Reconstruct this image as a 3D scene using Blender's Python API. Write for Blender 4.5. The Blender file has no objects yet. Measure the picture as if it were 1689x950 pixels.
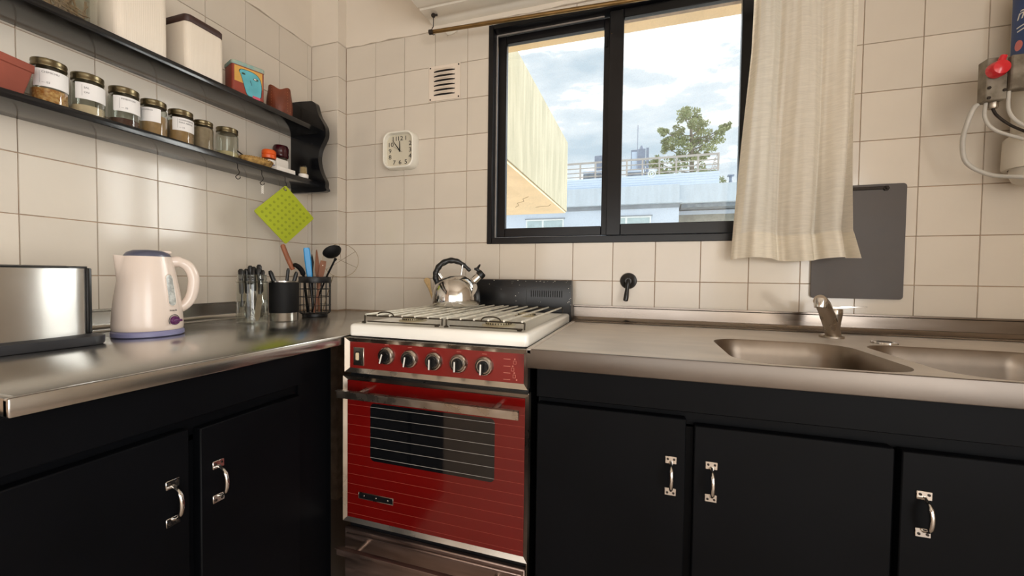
import bpy, bmesh, math, random
from mathutils import Vector, Matrix, Quaternion

R = math.radians
PI = math.pi
rnd = random.Random(7)
S = bpy.context.scene
COL = S.collection

# ---------------------------------------------------------------- camera
cam = bpy.data.cameras.new('camera')
cam.sensor_width = 36.0
cam.lens = 36.0 * 664.97 / 1689.0
cam.clip_start = 0.02
cam.clip_end = 300
cam_ob = bpy.data.objects.new('camera', cam)
COL.objects.link(cam_ob)
ax = Vector((0.95175276, 0.30662187, 0.01223593))
ay = -Vector((0.02008604, -0.0224595, -0.99954596))
az = -Vector((-0.30620784, 0.95156639, -0.02753471))
cam_ob.matrix_world = Matrix(((ax.x, ay.x, az.x, 1.1553), (ax.y, ay.y, az.y, -1.5541),
                              (ax.z, ay.z, az.z, 1.0407), (0, 0, 0, 1)))
S.camera = cam_ob

# ---------------------------------------------------------------- colour management
S.view_settings.view_transform = 'Standard'
S.view_settings.look = 'None'
S.view_settings.gamma = 1.0
S.view_settings.use_curve_mapping = False
S.view_settings.exposure = 0.0

# ---------------------------------------------------------------- sky: bright broken cloud
world = bpy.data.worlds.new('sky')
S.world = world
world.use_nodes = True
wn = world.node_tree
wn.nodes.clear()
w_out = wn.nodes.new('ShaderNodeOutputWorld')
w_bg = wn.nodes.new('ShaderNodeBackground')
w_tc = wn.nodes.new('ShaderNodeTexCoord')
w_map = wn.nodes.new('ShaderNodeMapping')
w_map.inputs['Scale'].default_value = (2.0, 2.0, 6.5)
w_map.inputs['Location'].default_value = (0.3, 0.75, 0.4)
w_n = wn.nodes.new('ShaderNodeTexNoise')
w_n.inputs['Scale'].default_value = 1.5
w_n.inputs['Detail'].default_value = 7
w_n.inputs['Roughness'].default_value = 0.58
w_r = wn.nodes.new('ShaderNodeValToRGB')
w_r.color_ramp.elements[0].position = 0.36
w_r.color_ramp.elements[0].color = (0.285, 0.345, 0.395, 1)
w_r.color_ramp.elements[1].position = 0.60
w_r.color_ramp.elements[1].color = (1.0, 1.0, 1.0, 1)
e = w_r.color_ramp.elements.new(0.50)
e.color = (0.41, 0.445, 0.475, 1)
wn.links.new(w_tc.outputs['Generated'], w_map.inputs['Vector'])
wn.links.new(w_map.outputs['Vector'], w_n.inputs['Vector'])
wn.links.new(w_n.outputs['Fac'], w_r.inputs['Fac'])
wn.links.new(w_r.outputs['Color'], w_bg.inputs['Color'])
w_bg.inputs['Strength'].default_value = 2.35
wn.links.new(w_bg.outputs['Background'], w_out.inputs['Surface'])

# ---------------------------------------------------------------- sun, veiled by cloud
sun = bpy.data.lights.new('sun', 'SUN')
sun.energy = 6.5
sun.angle = R(44)
sun.color = (1.0, 0.97, 0.92)
sun_ob = bpy.data.objects.new('sun', sun)
COL.objects.link(sun_ob)
sun_ob.rotation_euler = Vector((-0.80, -0.50, -0.27)).to_track_quat('-Z', 'Y').to_euler()

# ---------------------------------------------------------------- room fill: lamps in an unseen rear window and an added side doorway
def area(name, loc, direction, sx, sy, power, colour):
    l = bpy.data.lights.new(name, 'AREA')
    l.shape = 'RECTANGLE'
    l.size, l.size_y = sx, sy
    l.energy = power
    l.color = colour
    o = bpy.data.objects.new(name, l)
    COL.objects.link(o)
    o.location = loc
    o.rotation_euler = Vector(direction).to_track_quat('-Z', 'Z').to_euler()
    return o
area('rear_fill_light', (0.95, -3.30, 1.10), (0, 1, 0), 2.0, 1.1, 15, (1.0, 0.94, 0.87))  # fill lamp set in the unseen rear opening, in place of daylight
area('side_fill_light', (2.68, -2.55, 1.10), (-1, 0, 0), 1.4, 2.0, 58, (1.0, 0.985, 0.96))  # added fill lamp to brighten the left wall

# ================================================================= materials
def lin(c):
    return tuple((v / 255 / 12.92) if v / 255 <= 0.04045 else ((v / 255 + 0.055) / 1.055) ** 2.4 for v in c)

def mat(name, rgb, rough=0.5, metal=0.0, var=0.0, scale=8.0, stretch=(1, 1, 1), bump=0.0, bump_scale=60.0,
        rgb2=None, rough_var=0.0, per_object=0.0, coat=0.0, spec=0.5, lo=0.35, hi=0.65, detail=4.0, aniso=0.0, smear='Y'):
    m = bpy.data.materials.new(name)
    m.use_nodes = True
    nt = m.node_tree
    b = nt.nodes['Principled BSDF']
    c = lin(rgb)
    b.inputs['Base Color'].default_value = (*c, 1)
    b.inputs['Roughness'].default_value = rough
    b.inputs['Metallic'].default_value = metal
    b.inputs['Specular IOR Level'].default_value = spec
    b.inputs['Coat Weight'].default_value = coat
    b.inputs['Coat Roughness'].default_value = 0.05
    if aniso:
        b.inputs['Anisotropic'].default_value = aniso
        tg = nt.nodes.new('ShaderNodeCombineXYZ')
        tg.inputs[smear].default_value = 1.0        # highlights smear along this axis, across the brushing
        nt.links.new(tg.outputs['Vector'], b.inputs['Tangent'])
    tc = nt.nodes.new('ShaderNodeTexCoord')
    mp = nt.nodes.new('ShaderNodeMapping')
    mp.inputs['Scale'].default_value = stretch
    nt.links.new(tc.outputs['Object'], mp.inputs['Vector'])
    col = None
    if var or rgb2 or rough_var:
        n = nt.nodes.new('ShaderNodeTexNoise')
        n.inputs['Scale'].default_value = scale
        n.inputs['Detail'].default_value = detail
        nt.links.new(mp.outputs['Vector'], n.inputs['Vector'])
        if var or rgb2:
            r = nt.nodes.new('ShaderNodeValToRGB')
            c2 = lin(rgb2) if rgb2 else tuple(min(1, v * (1 + var)) for v in c)
            c1 = c if rgb2 else tuple(v * (1 - var) for v in c)
            r.color_ramp.elements[0].position = lo
            r.color_ramp.elements[1].position = hi
            r.color_ramp.elements[0].color = (*c1, 1)
            r.color_ramp.elements[1].color = (*c2, 1)
            nt.links.new(n.outputs['Fac'], r.inputs['Fac'])
            col = r.outputs['Color']
        if rough_var:
            mr = nt.nodes.new('ShaderNodeMapRange')
            mr.inputs['From Min'].default_value = 0.3
            mr.inputs['From Max'].default_value = 0.7
            mr.inputs['To Min'].default_value = max(0.02, rough - rough_var)
            mr.inputs['To Max'].default_value = rough + rough_var
            nt.links.new(n.outputs['Fac'], mr.inputs['Value'])
            nt.links.new(mr.outputs['Result'], b.inputs['Roughness'])
    if per_object:
        oi = nt.nodes.new('ShaderNodeObjectInfo')
        mr = nt.nodes.new('ShaderNodeMapRange')
        mr.inputs['To Min'].default_value = 1 - per_object
        mr.inputs['To Max'].default_value = 1 + per_object
        nt.links.new(oi.outputs['Random'], mr.inputs['Value'])
        mx = nt.nodes.new('ShaderNodeVectorMath')
        mx.operation = 'SCALE'
        if col is not None:
            nt.links.new(col, mx.inputs[0])
        else:
            mx.inputs[0].default_value = c
        nt.links.new(mr.outputs['Result'], mx.inputs['Scale'])
        col = mx.outputs['Vector']
    if col is not None:
        nt.links.new(col, b.inputs['Base Color'])
    if bump:
        n2 = nt.nodes.new('ShaderNodeTexNoise')
        n2.inputs['Scale'].default_value = bump_scale
        n2.inputs['Detail'].default_value = 3
        nt.links.new(mp.outputs['Vector'], n2.inputs['Vector'])
        bp = nt.nodes.new('ShaderNodeBump')
        bp.inputs['Strength'].default_value = bump
        bp.inputs['Distance'].default_value = 0.002
        nt.links.new(n2.outputs['Fac'], bp.inputs['Height'])
        nt.links.new(bp.outputs['Normal'], b.inputs['Normal'])
    return m

def glass(name, tint, refl=1.0, dirt=0.0):
    """thin sheet of glass: clear straight through, mirror-like towards grazing angles"""
    m = bpy.data.materials.new(name)
    m.use_nodes = True
    nt = m.node_tree
    nt.nodes.clear()
    out = nt.nodes.new('ShaderNodeOutputMaterial')
    tr = nt.nodes.new('ShaderNodeBsdfTransparent')
    tr.inputs['Color'].default_value = (*lin(tint), 1)
    gl = nt.nodes.new('ShaderNodeBsdfGlossy')
    gl.inputs['Roughness'].default_value = 0.03
    gl.inputs['Color'].default_value = (refl, refl, refl, 1)
    lw = nt.nodes.new('ShaderNodeLayerWeight')
    lw.inputs['Blend'].default_value = 0.5
    pw = nt.nodes.new('ShaderNodeMath')
    pw.operation = 'POWER'
    pw.inputs[1].default_value = 2.4
    nt.links.new(lw.outputs['Facing'], pw.inputs[0])
    fr = nt.nodes.new('ShaderNodeMath')
    fr.operation = 'MULTIPLY_ADD'
    fr.inputs[1].default_value = 0.95
    fr.inputs[2].default_value = 0.045
    nt.links.new(pw.outputs['Value'], fr.inputs[0])
    mx = nt.nodes.new('ShaderNodeMixShader')
    nt.links.new(fr.outputs['Value'], mx.inputs['Fac'])
    nt.links.new(tr.outputs['BSDF'], mx.inputs[1])
    nt.links.new(gl.outputs['BSDF'], mx.inputs[2])
    last = mx.outputs['Shader']
    if dirt:
        df = nt.nodes.new('ShaderNodeBsdfTranslucent')
        df.inputs['Color'].default_value = (0.8, 0.8, 0.8, 1)
        n = nt.nodes.new('ShaderNodeTexNoise')
        n.inputs['Scale'].default_value = 220
        tc = nt.nodes.new('ShaderNodeTexCoord')
        nt.links.new(tc.outputs['Object'], n.inputs['Vector'])
        mr = nt.nodes.new('ShaderNodeMapRange')
        mr.inputs['From Min'].default_value = 0.45
        mr.inputs['From Max'].default_value = 0.8
        mr.inputs['To Max'].default_value = dirt
        nt.links.new(n.outputs['Fac'], mr.inputs['Value'])
        m2 = nt.nodes.new('ShaderNodeMixShader')
        nt.links.new(mr.outputs['Result'], m2.inputs['Fac'])
        nt.links.new(last, m2.inputs[1])
        nt.links.new(df.outputs['BSDF'], m2.inputs[2])
        last = m2.outputs['Shader']
    nt.links.new(last, out.inputs['Surface'])
    return m

def cloth(name, rgb, trans=0.5):
    m = bpy.data.materials.new(name)
    m.use_nodes = True
    nt = m.node_tree
    nt.nodes.clear()
    out = nt.nodes.new('ShaderNodeOutputMaterial')
    d = nt.nodes.new('ShaderNodeBsdfDiffuse')
    t = nt.nodes.new('ShaderNodeBsdfTranslucent')
    tc = nt.nodes.new('ShaderNodeTexCoord')
    mp = nt.nodes.new('ShaderNodeMapping')
    mp.inputs['Scale'].default_value = (30, 30, 420)
    n = nt.nodes.new('ShaderNodeTexNoise')
    n.inputs['Scale'].default_value = 1.0
    n.inputs['Detail'].default_value = 3
    nt.links.new(tc.outputs['Object'], mp.inputs['Vector'])
    nt.links.new(mp.outputs['Vector'], n.inputs['Vector'])
    r = nt.nodes.new('ShaderNodeValToRGB')
    c = lin(rgb)
    r.color_ramp.elements[0].position = 0.3
    r.color_ramp.elements[1].position = 0.7
    r.color_ramp.elements[0].color = (*[v * 0.93 for v in c], 1)
    r.color_ramp.elements[1].color = (*[min(1, v * 1.06) for v in c], 1)
    nt.links.new(n.outputs['Fac'], r.inputs['Fac'])
    nt.links.new(r.outputs['Color'], d.inputs['Color'])
    nt.links.new(r.outputs['Color'], t.inputs['Color'])
    bp = nt.nodes.new('ShaderNodeBump')
    bp.inputs['Strength'].default_value = 0.15
    bp.inputs['Distance'].default_value = 0.001
    nt.links.new(n.outputs['Fac'], bp.inputs['Height'])
    nt.links.new(bp.outputs['Normal'], d.inputs['Normal'])
    mx = nt.nodes.new('ShaderNodeMixShader')
    mx.inputs['Fac'].default_value = trans
    nt.links.new(d.outputs['BSDF'], mx.inputs[1])
    nt.links.new(t.outputs['BSDF'], mx.inputs[2])
    nt.links.new(mx.outputs['Shader'], out.inputs['Surface'])
    return m

M = dict(
    tile=mat('glazed_cream_tile', (214, 204, 190), 0.13, var=0.025, scale=5, bump=0.12, bump_scale=14, per_object=0.035),
    grout=mat('brown_grout', (172, 146, 122), 0.9, var=0.2, scale=25),
    plaster=mat('white_plaster', (222, 211, 196), 0.85, var=0.03, scale=4, bump=0.25, bump_scale=40),
    soffit=mat('white_gloss_paint', (232, 225, 212), 0.4, var=0.02, scale=5, bump=0.15, bump_scale=20),
    floor=mat('floor_tile', (176, 158, 142), 0.5, var=0.1, scale=4),
    blackpaint=mat('black_painted_wood', (7, 8, 11), 0.5, var=0.16, scale=6, bump=0.1, bump_scale=70, spec=0.09),
    shelfpaint=mat('glossy_black_paint', (15, 16, 19), 0.16, var=0.2, scale=9, stretch=(4, 1, 4), bump=0.04, bump_scale=60, rough_var=0.05),
    darkgap=mat('dark_cabinet_inside', (12, 12, 14), 0.8, var=0.1),
    steel=mat('brushed_stainless_steel', (196, 194, 190), 0.22, 1.0, var=0.04, scale=6, stretch=(1, 1, 1), rough_var=0.05),
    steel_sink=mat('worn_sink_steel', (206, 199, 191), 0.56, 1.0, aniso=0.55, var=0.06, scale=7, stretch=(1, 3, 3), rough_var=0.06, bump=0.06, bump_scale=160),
    toaster_steel=mat('scuffed_toaster_steel', (206, 204, 200), 0.36, 1.0, aniso=0.85, smear='Z', var=0.05, scale=9, rough_var=0.06),
    steel_lip=mat('dull_brown_steel_lip_shaded', (118, 110, 103), 0.42, 1.0, var=0.08, scale=5, stretch=(1, 4, 4), rough_var=0.05),  # darker copy of the sink steel, the lip's dimmer light put into its colour
    steel_basin=mat('brownish_basin_steel_shaded', (136, 124, 112), 0.36, 1.0, var=0.14, scale=9, rough_var=0.06),  # darker copy of the sink steel, the basins' shade put into its colour
    steel_upstand=mat('brownish_upstand_dark_reflection', (146, 136, 127), 0.24, 1.0, var=0.08, scale=5, stretch=(1, 6, 6), rough_var=0.06),  # darker copy of the sink steel, the dark room's reflection put into its colour
    chrome=mat('chrome', (215, 212, 208), 0.1, 1.0, var=0.03),
    trim=mat('satin_chrome_trim', (186, 178, 168), 0.3, 1.0, var=0.12, scale=9, rough_var=0.08),
    chrome_dull=mat('dull_chrome', (176, 166, 154), 0.3, 1.0, var=0.1, scale=20, rough_var=0.1),
    drawer=mat('brown_tinted_steel', (150, 130, 122), 0.42, 1.0, var=0.12, scale=10, stretch=(1, 8, 8), rough_var=0.08),
    enamel=mat('white_enamel', (246, 244, 236), 0.18, var=0.02, scale=9),
    enamel_black=mat('black_enamel', (13, 14, 17), 0.3, rgb2=(18, 19, 22), scale=20),
    chip=mat('chipped_enamel', (205, 200, 190), 0.7, var=0.05),
    red=mat('red_glass_panel', (98, 9, 7), 0.14, var=0.1, scale=3, coat=0.3),
    red_panel=mat('red_enamel_panel', (118, 26, 21), 0.28, var=0.1, scale=6),
    pinstripe=mat('pale_pinstripe_print', (140, 58, 46), 0.5, var=0.1),
    pinstripe_dark=mat('pale_pinstripe_on_window', (150, 146, 140), 0.5, var=0.1),
    ovenglass=mat('dark_oven_glass', (12, 13, 15), 0.06, var=0.1, coat=0.5),
    iron=mat('burnt_grate_iron', (62, 55, 44), 0.5, 0.6, var=0.3, scale=40),
    grate_steel=mat('grate_rod_steel', (226, 222, 208), 0.35, 0.3, var=0.15, scale=30),
    burner=mat('pale_burner_metal', (190, 180, 152), 0.5, 0.5, var=0.15, scale=40),
    bakelite=mat('black_bakelite', (16, 16, 18), 0.28, var=0.1),
    blackplastic=mat('black_plastic', (10, 10, 11), 0.36, var=0.1),
    blackrubber=mat('matte_black_rubber', (9, 9, 10), 0.6, spec=0.25, var=0.1),
    charcoal=mat('charcoal_plastic', (44, 45, 49), 0.45, var=0.08),
    whitemark=mat('white_print', (225, 222, 214), 0.5, var=0.03),
    pinkmark=mat('faded_pink_print', (190, 120, 105), 0.6, var=0.05),
    ivory=mat('ivory_plastic', (222, 206, 170), 0.4, var=0.04),
    kettlecream=mat('cream_kettle_plastic', (224, 208, 196), 0.22, var=0.015, scale=4),
    lavender=mat('lavender_grey_plastic', (132, 132, 168), 0.35, var=0.04),
    greyplastic=mat('blue_grey_plastic', (82, 84, 102), 0.3, var=0.05),
    purple=mat('purple_plastic', (88, 34, 84), 0.3, var=0.1),
    gauge=mat('grey_water_gauge', (150, 152, 148), 0.25, rgb2=(196, 198, 194), scale=90, rough_var=0.05),
    lime=mat('lime_green_silicone', (160, 172, 14), 0.55, var=0.05, scale=6),
    lime_dark=mat('lime_green_dimple', (136, 148, 8), 0.6, var=0.05),
    sash=mat('black_window_paint', (15, 14, 17), 0.28, spec=0.35, var=0.2, scale=10, bump=0.12, bump_scale=50),
    track=mat('bare_aluminium_track', (190, 182, 176), 0.45, 0.3, var=0.1),
    brass=mat('aged_brass_rod', (134, 106, 66), 0.35, 0.85, var=0.2, scale=14, stretch=(2, 10, 10)),
    white_clock=mat('cream_white_plastic', (238, 234, 222), 0.35, var=0.015),
    dial=mat('pale_clock_dial', (206, 198, 178), 0.5, var=0.02),
    blackink=mat('black_ink', (20, 18, 18), 0.6, var=0.05),
    greyink=mat('grey_ink', (96, 92, 92), 0.7, var=0.05),
    ventpaint=mat('painted_vent_metal', (226, 212, 196), 0.4, var=0.05),
    ventdark=mat('vent_dark', (28, 22, 20), 0.8, var=0.1),
    board=mat('dark_grey_metal_sheet', (80, 74, 71), 0.5, 0.15, var=0.1, scale=5, rough_var=0.08),
    rust=mat('dark_rusty_metal', (48, 40, 34), 0.6, 0.5, var=0.3, scale=50),
    paper=mat('white_label_paper', (233, 229, 226), 0.7, var=0.02),
    lid=mat('gold_jar_lid', (122, 110, 84), 0.3, 0.95, var=0.1, scale=12),
    flakes=mat('orange_spice_flakes', (168, 104, 40), 0.85, rgb2=(214, 170, 108), scale=160, bump=1.0, bump_scale=170),
    salt=mat('pale_salt', (212, 190, 160), 0.9, var=0.06, scale=90),
    cocoa=mat('dark_brown_spice', (74, 42, 32), 0.9, var=0.15, scale=90),
    tan=mat('tan_spice', (164, 128, 86), 0.9, var=0.1, scale=80),
    greytan=mat('grey_tan_spice', (150, 130, 106), 0.9, var=0.1, scale=80),
    sand=mat('cream_grain', (196, 180, 140), 0.9, var=0.08, scale=120),
    terracotta=mat('terracotta_clay', (148, 74, 56), 0.75, var=0.1, scale=14, bump=0.2, bump_scale=70),
    canister=mat('ribbed_cream_ceramic', (228, 216, 200), 0.35, var=0.015),
    wenge=mat('dark_brown_wood', (58, 36, 32), 0.5, var=0.2, scale=14, stretch=(1, 6, 6)),
    twig=mat('dry_twig', (148, 120, 88), 0.8, var=0.2, scale=40),
    leather=mat('brown_leather', (112, 52, 28), 0.45, var=0.22, scale=20, bump=0.3, bump_scale=140),
    thread=mat('tan_thread', (176, 128, 84), 0.8, var=0.05),
    tinyellow=mat('ochre_paint', (206, 158, 78), 0.4, var=0.08, scale=25),
    tinred=mat('brick_red_paint', (138, 58, 44), 0.4, var=0.1, scale=25),
    tinblue=mat('turquoise_paint', (92, 170, 182), 0.4, var=0.1, scale=30),
    tinlid=mat('speckled_teal_paint', (110, 160, 160), 0.45, rgb2=(160, 168, 150), scale=60),
    tinpink=mat('pink_paint', (206, 92, 112), 0.4, var=0.05),
    tingreen=mat('dark_green_paint', (52, 70, 52), 0.4, var=0.05),
    wicker=mat('straw_wicker', (196, 156, 88), 0.75, rgb2=(120, 84, 40), scale=70),
    orange=mat('orange_plastic', (226, 92, 28), 0.35, var=0.05),
    maroon=mat('dark_maroon_plastic', (58, 12, 20), 0.2, var=0.08),
    navy=mat('navy_print', (44, 56, 120), 0.5, var=0.05),
    whitecard=mat('white_card', (236, 230, 222), 0.6, var=0.02),
    toothwood=mat('pale_wood_picks', (206, 176, 128), 0.7, var=0.1, scale=120),
    cyan=mat('bright_blue_plastic', (28, 142, 206), 0.35, var=0.04),
    wood=mat('warm_handle_wood', (150, 88, 56), 0.5, var=0.18, scale=16, stretch=(6, 6, 1)),
    brownutensil=mat('brown_utensil_wood', (124, 78, 52), 0.6, var=0.15, scale=18),
    blade=mat('dark_blade_steel', (92, 92, 96), 0.3, 0.9, var=0.1),
    cutlery=mat('cutlery_steel', (206, 204, 200), 0.16, 1.0, var=0.03),
    wire=mat('thin_steel_wire', (130, 112, 84), 0.4, 0.7, var=0.1),
    blackwire=mat('black_coated_wire', (10, 10, 13), 0.45, var=0.1),
    redknob=mat('glossy_red_plastic', (206, 26, 40), 0.22, var=0.08, scale=10, coat=0.4),
    castgrey=mat('grimy_grey_casting', (142, 134, 120), 0.6, 0.15, rgb2=(104, 94, 80), scale=30),
    tubegrey=mat('grey_hose', (190, 186, 178), 0.4, var=0.05),
    filterwhite=mat('off_white_plastic', (208, 200, 186), 0.45, var=0.04),
    filterblue=mat('blue_sticker', (46, 70, 118), 0.5, var=0.06),
    stickerpink=mat('pink_sticker_print', (210, 120, 116), 0.5, var=0.05),
    curtain=cloth('cream_slub_cotton', (246, 240, 228), 0.45),
    hem=cloth('cream_cotton_hem', (246, 238, 222), 0.3),
    clear=glass('clear_jar_glass', (232, 235, 230)),
    pane=glass('window_glass', (250, 252, 252), dirt=0.05),
    concrete=mat('stained_pale_concrete', (166, 161, 140), 0.9, rgb2=(144, 141, 120), scale=3.0, stretch=(7, 7, 0.7), bump=0.3, bump_scale=30),
    peach=mat('peach_painted_soffit', (246, 214, 168), 0.85, var=0.05, scale=4),
    crack=mat('crack_dark', (150, 120, 84), 0.9, var=0.1),
    facade=mat('pale_blue_grey_facade', (214, 225, 238), 0.85, var=0.03, scale=1.2),
    band=mat('weathered_pale_concrete', (206, 217, 226), 0.9, var=0.06, scale=1.2, stretch=(3, 3, 0.4)),
    siding=mat('pale_siding_board', (216, 230, 246), 0.7, var=0.02),
    grey_soffit_shade=mat('grey_soffit_shade', (150, 158, 166), 0.9, var=0.1, scale=2),  # shadow under the fascia put into this grey; lintel lines share it
    railing=mat('greige_railing_paint', (188, 180, 172), 0.6, var=0.08),
    tank=mat('blue_grey_tank', (138, 148, 166), 0.6, var=0.1),
    winframe=mat('white_window_frame', (240, 244, 242), 0.5, var=0.02),
    winglass=mat('far_window_glass', (186, 206, 208), 0.1, var=0.08, scale=3),
    rooftile=mat('weathered_roof_tile', (170, 166, 152), 0.9, var=0.15, scale=2),
    darkband=mat('recess_shade_and_machine_grey', (120, 130, 140), 0.9, rgb2=(150, 160, 168), scale=4),  # recess shade put into the grey; also the roof machines' own colour
    bark=mat('grey_bark', (120, 112, 98), 0.9, var=0.15, scale=6),
    leaf=mat('olive_leaves', (124, 136, 84), 0.7, rgb2=(164, 170, 120), scale=0.9),
    ground=mat('pale_ground', (214, 210, 202), 0.95, var=0.1, scale=0.3),
)

# ================================================================= builders
def bx(bm, x0, x1, y0, y1, z0, z1, bev=0.0, seg=1):
    vs = [bm.verts.new((x, y, z)) for x in (x0, x1) for y in (y0, y1) for z in (z0, z1)]
    f = [(0, 1, 3, 2), (4, 6, 7, 5), (0, 4, 5, 1), (2, 3, 7, 6), (0, 2, 6, 4), (1, 5, 7, 3)]
    fs = [bm.faces.new([vs[i] for i in q]) for q in f]
    if bev:
        es = list({ed for fc in fs for ed in fc.edges})
        bmesh.ops.bevel(bm, geom=es, offset=bev, segments=seg, affect='EDGES', profile=0.5)
    return bm

def rings(bm, loops, close_ends=True, wrap=True):
    """skin a list of equal-length vertex loops"""
    vv = [[bm.verts.new(p) for p in lp] for lp in loops]
    n = len(vv[0])
    for a, b in zip(vv, vv[1:]):
        for i in range(n if wrap else n - 1):
            j = (i + 1) % n
            bm.faces.new((a[i], a[j], b[j], b[i]))
    if close_ends:
        bm.faces.new(list(reversed(vv[0])))
        bm.faces.new(vv[-1])
    return vv

def circ(r, z, n=32, cx=0, cy=0):
    return [(cx + r * math.cos(2 * PI * i / n), cy + r * math.sin(2 * PI * i / n), z) for i in range(n)]

def lathe(bm, prof, n=32, cx=0, cy=0, z0=0, ends=True):
    rings(bm, [circ(max(r, 1e-4), z + z0, n, cx, cy) for r, z in prof], ends)
    return bm

def rr(x0, x1, y0, y1, r, n=5):
    pts = []
    for cx, cy, a in ((x1 - r, y1 - r, 0), (x0 + r, y1 - r, 90), (x0 + r, y0 + r, 180), (x1 - r, y0 + r, 270)):
        for i in range(n + 1):
            t = R(a + 90 * i / n)
            pts.append((cx + r * math.cos(t), cy + r * math.sin(t)))
    return pts

def frame_at(d):
    d = d.normalized()
    up = Vector((0, 0, 1)) if abs(d.z) < 0.95 else Vector((1, 0, 0))
    s = d.cross(up).normalized()
    return s, s.cross(d).normalized()

def tube(bm, pts, r, n=8, closed=False, flat=1.0):
    P = [Vector(p) for p in pts]
    m = len(P)
    rs = r if isinstance(r, (list, tuple)) else [r] * m
    loops = []
    prev = None
    for i in range(m):
        if closed:
            d = P[(i + 1) % m] - P[i - 1]
        else:
            d = P[min(i + 1, m - 1)] - P[max(i - 1, 0)]
        if d.length < 1e-9:
            d = Vector((0, 0, 1))
        d.normalize()
        if prev is None:
            s, u = frame_at(d)
        else:
            s = (prev - d * prev.dot(d))
            if s.length < 1e-6:
                s, u = frame_at(d)
            s.normalize()
            u = s.cross(d).normalized()
        prev = s
        loops.append([P[i] + (s * math.cos(2 * PI * k / n) + u * math.sin(2 * PI * k / n) * flat) * rs[i] for k in range(n)])
    if closed:
        loops.append(loops[0])
        vv = [[bm.verts.new(p) for p in lp] for lp in loops[:-1]]
        vv.append(vv[0])
        for a, b in zip(vv, vv[1:]):
            for i in range(n):
                j = (i + 1) % n
                bm.faces.new((a[i], a[j], b[j], b[i]))
    else:
        rings(bm, loops)
    return bm

def prism(bm, poly, a, b, axis='z'):
    def p3(p, t):
        return {'z': (p[0], p[1], t), 'y': (p[0], t, p[1]), 'x': (t, p[0], p[1])}[axis]
    rings(bm, [[p3(p, a) for p in poly], [p3(p, b) for p in poly]])
    return bm

def spline(pts, n=6):
    """Catmull-Rom through the points"""
    P = [Vector(p) for p in pts]
    out = []
    for i in range(len(P) - 1):
        p0, p1, p2, p3 = P[max(i - 1, 0)], P[i], P[i + 1], P[min(i + 2, len(P) - 1)]
        for k in range(n):
            t = k / n
            out.append(0.5 * ((2 * p1) + (p2 - p0) * t + (2 * p0 - 5 * p1 + 4 * p2 - p3) * t * t + (3 * p1 - p0 - 3 * p2 + p3) * t ** 3))
    out.append(P[-1])
    return out

def NB():
    return bmesh.new()

def root_of(o):
    while o.parent:
        o = o.parent
    return o

def obj(name, bm, m, parent=None, smooth=40, local=False, label=None, kind=None, recalc=True):
    """link the bmesh as ONE mesh object; unless local, its coordinates are the room's"""
    if recalc:
        bmesh.ops.recalc_face_normals(bm, faces=bm.faces[:])
    if parent is not None and not local:
        bmesh.ops.translate(bm, verts=bm.verts[:], vec=-root_of(parent).location)
    me = bpy.data.meshes.new(name)
    bm.to_mesh(me)
    bm.free()
    me.materials.append(m)
    if smooth:
        me.shade_smooth()
        me.set_sharp_from_angle(angle=R(smooth))
    o = bpy.data.objects.new(name, me)
    COL.objects.link(o)
    if parent is not None:
        o.parent = parent
    if label:
        o['label'] = label
    if kind:
        o['kind'] = kind
    return o

def tag(o, label, cat, group=None):
    o['label'] = label
    o['category'] = cat
    if group:
        o['group'] = group
    return o

def thing(name, label, cat, loc=(0, 0, 0), rotz=0.0, group=None, quat=None):
    o = bpy.data.objects.new(name, None)
    o.empty_display_size = 0.05
    COL.objects.link(o)
    o.location = loc
    if quat is not None:
        o.rotation_mode = 'QUATERNION'
        o.rotation_quaternion = quat
    else:
        o.rotation_euler = (0, 0, rotz)
    return tag(o, label, cat, group)

def struct(name, bm, m, label, cat, smooth=40):
    o = obj(name, bm, m, smooth=smooth)
    o['kind'] = 'structure'
    return tag(o, label, cat)

def dup(o, parent=None):
    c = o.copy()
    COL.objects.link(c)
    if parent is not None:
        c.parent = parent
    for ch in list(o.children):
        dup(ch, c)
    return c

def text_bm(body, size, extrude=0.0004, align='LEFT', shear=0.0):
    """a line of lettering as mesh in the XY plane"""
    cu = bpy.data.curves.new('lettering', 'FONT')
    cu.body = body
    cu.size = size
    cu.extrude = extrude
    cu.align_x = align
    cu.align_y = 'CENTER'
    cu.shear = shear
    cu.resolution_u = 3
    o = bpy.data.objects.new('lettering', cu)
    COL.objects.link(o)
    dg = bpy.context.evaluated_depsgraph_get()
    me = bpy.data.meshes.new_from_object(o.evaluated_get(dg))
    bm = bmesh.new()
    bm.from_mesh(me)
    bpy.data.objects.remove(o)
    bpy.data.curves.remove(cu)
    bpy.data.meshes.remove(me)
    return bm

def xf(bm, mtx):
    bmesh.ops.transform(bm, matrix=mtx, verts=bm.verts[:])
    return bm

def wrap(bm, r, a0, z):
    """wrap lettering lying in XY round a vertical cylinder; a0 = angle of x=0, running anticlockwise seen from above"""
    for v in bm.verts:
        a = a0 + v.co.x / r
        rad = r + v.co.z
        v.co = Vector((rad * math.cos(a), rad * math.sin(a), z + v.co.y))
    return bm

def merge(bm, other):
    me = bpy.data.meshes.new('tmp')
    other.to_mesh(me)
    other.free()
    bm.from_mesh(me)
    bpy.data.meshes.remove(me)
    return bm

def along(p_from, p_to, twist=0.0):
    d = Vector(p_to) - Vector(p_from)
    q = d.to_track_quat('Z', 'Y')
    return q @ Quaternion((0, 0, 1), twist)

def facing(p0, p1, turn=0.0):
    """like along(), with the flat side turned to the open room"""
    z = (Vector(p1) - Vector(p0)).normalized()
    rt_ = Vector((0.72, 0.69, 0))
    x = (rt_ - z * rt_.dot(z)).normalized()
    y = z.cross(x)
    m = Matrix((x, y, z)).transposed()
    return m.to_quaternion() @ Quaternion((0, 0, 1), turn)

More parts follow.
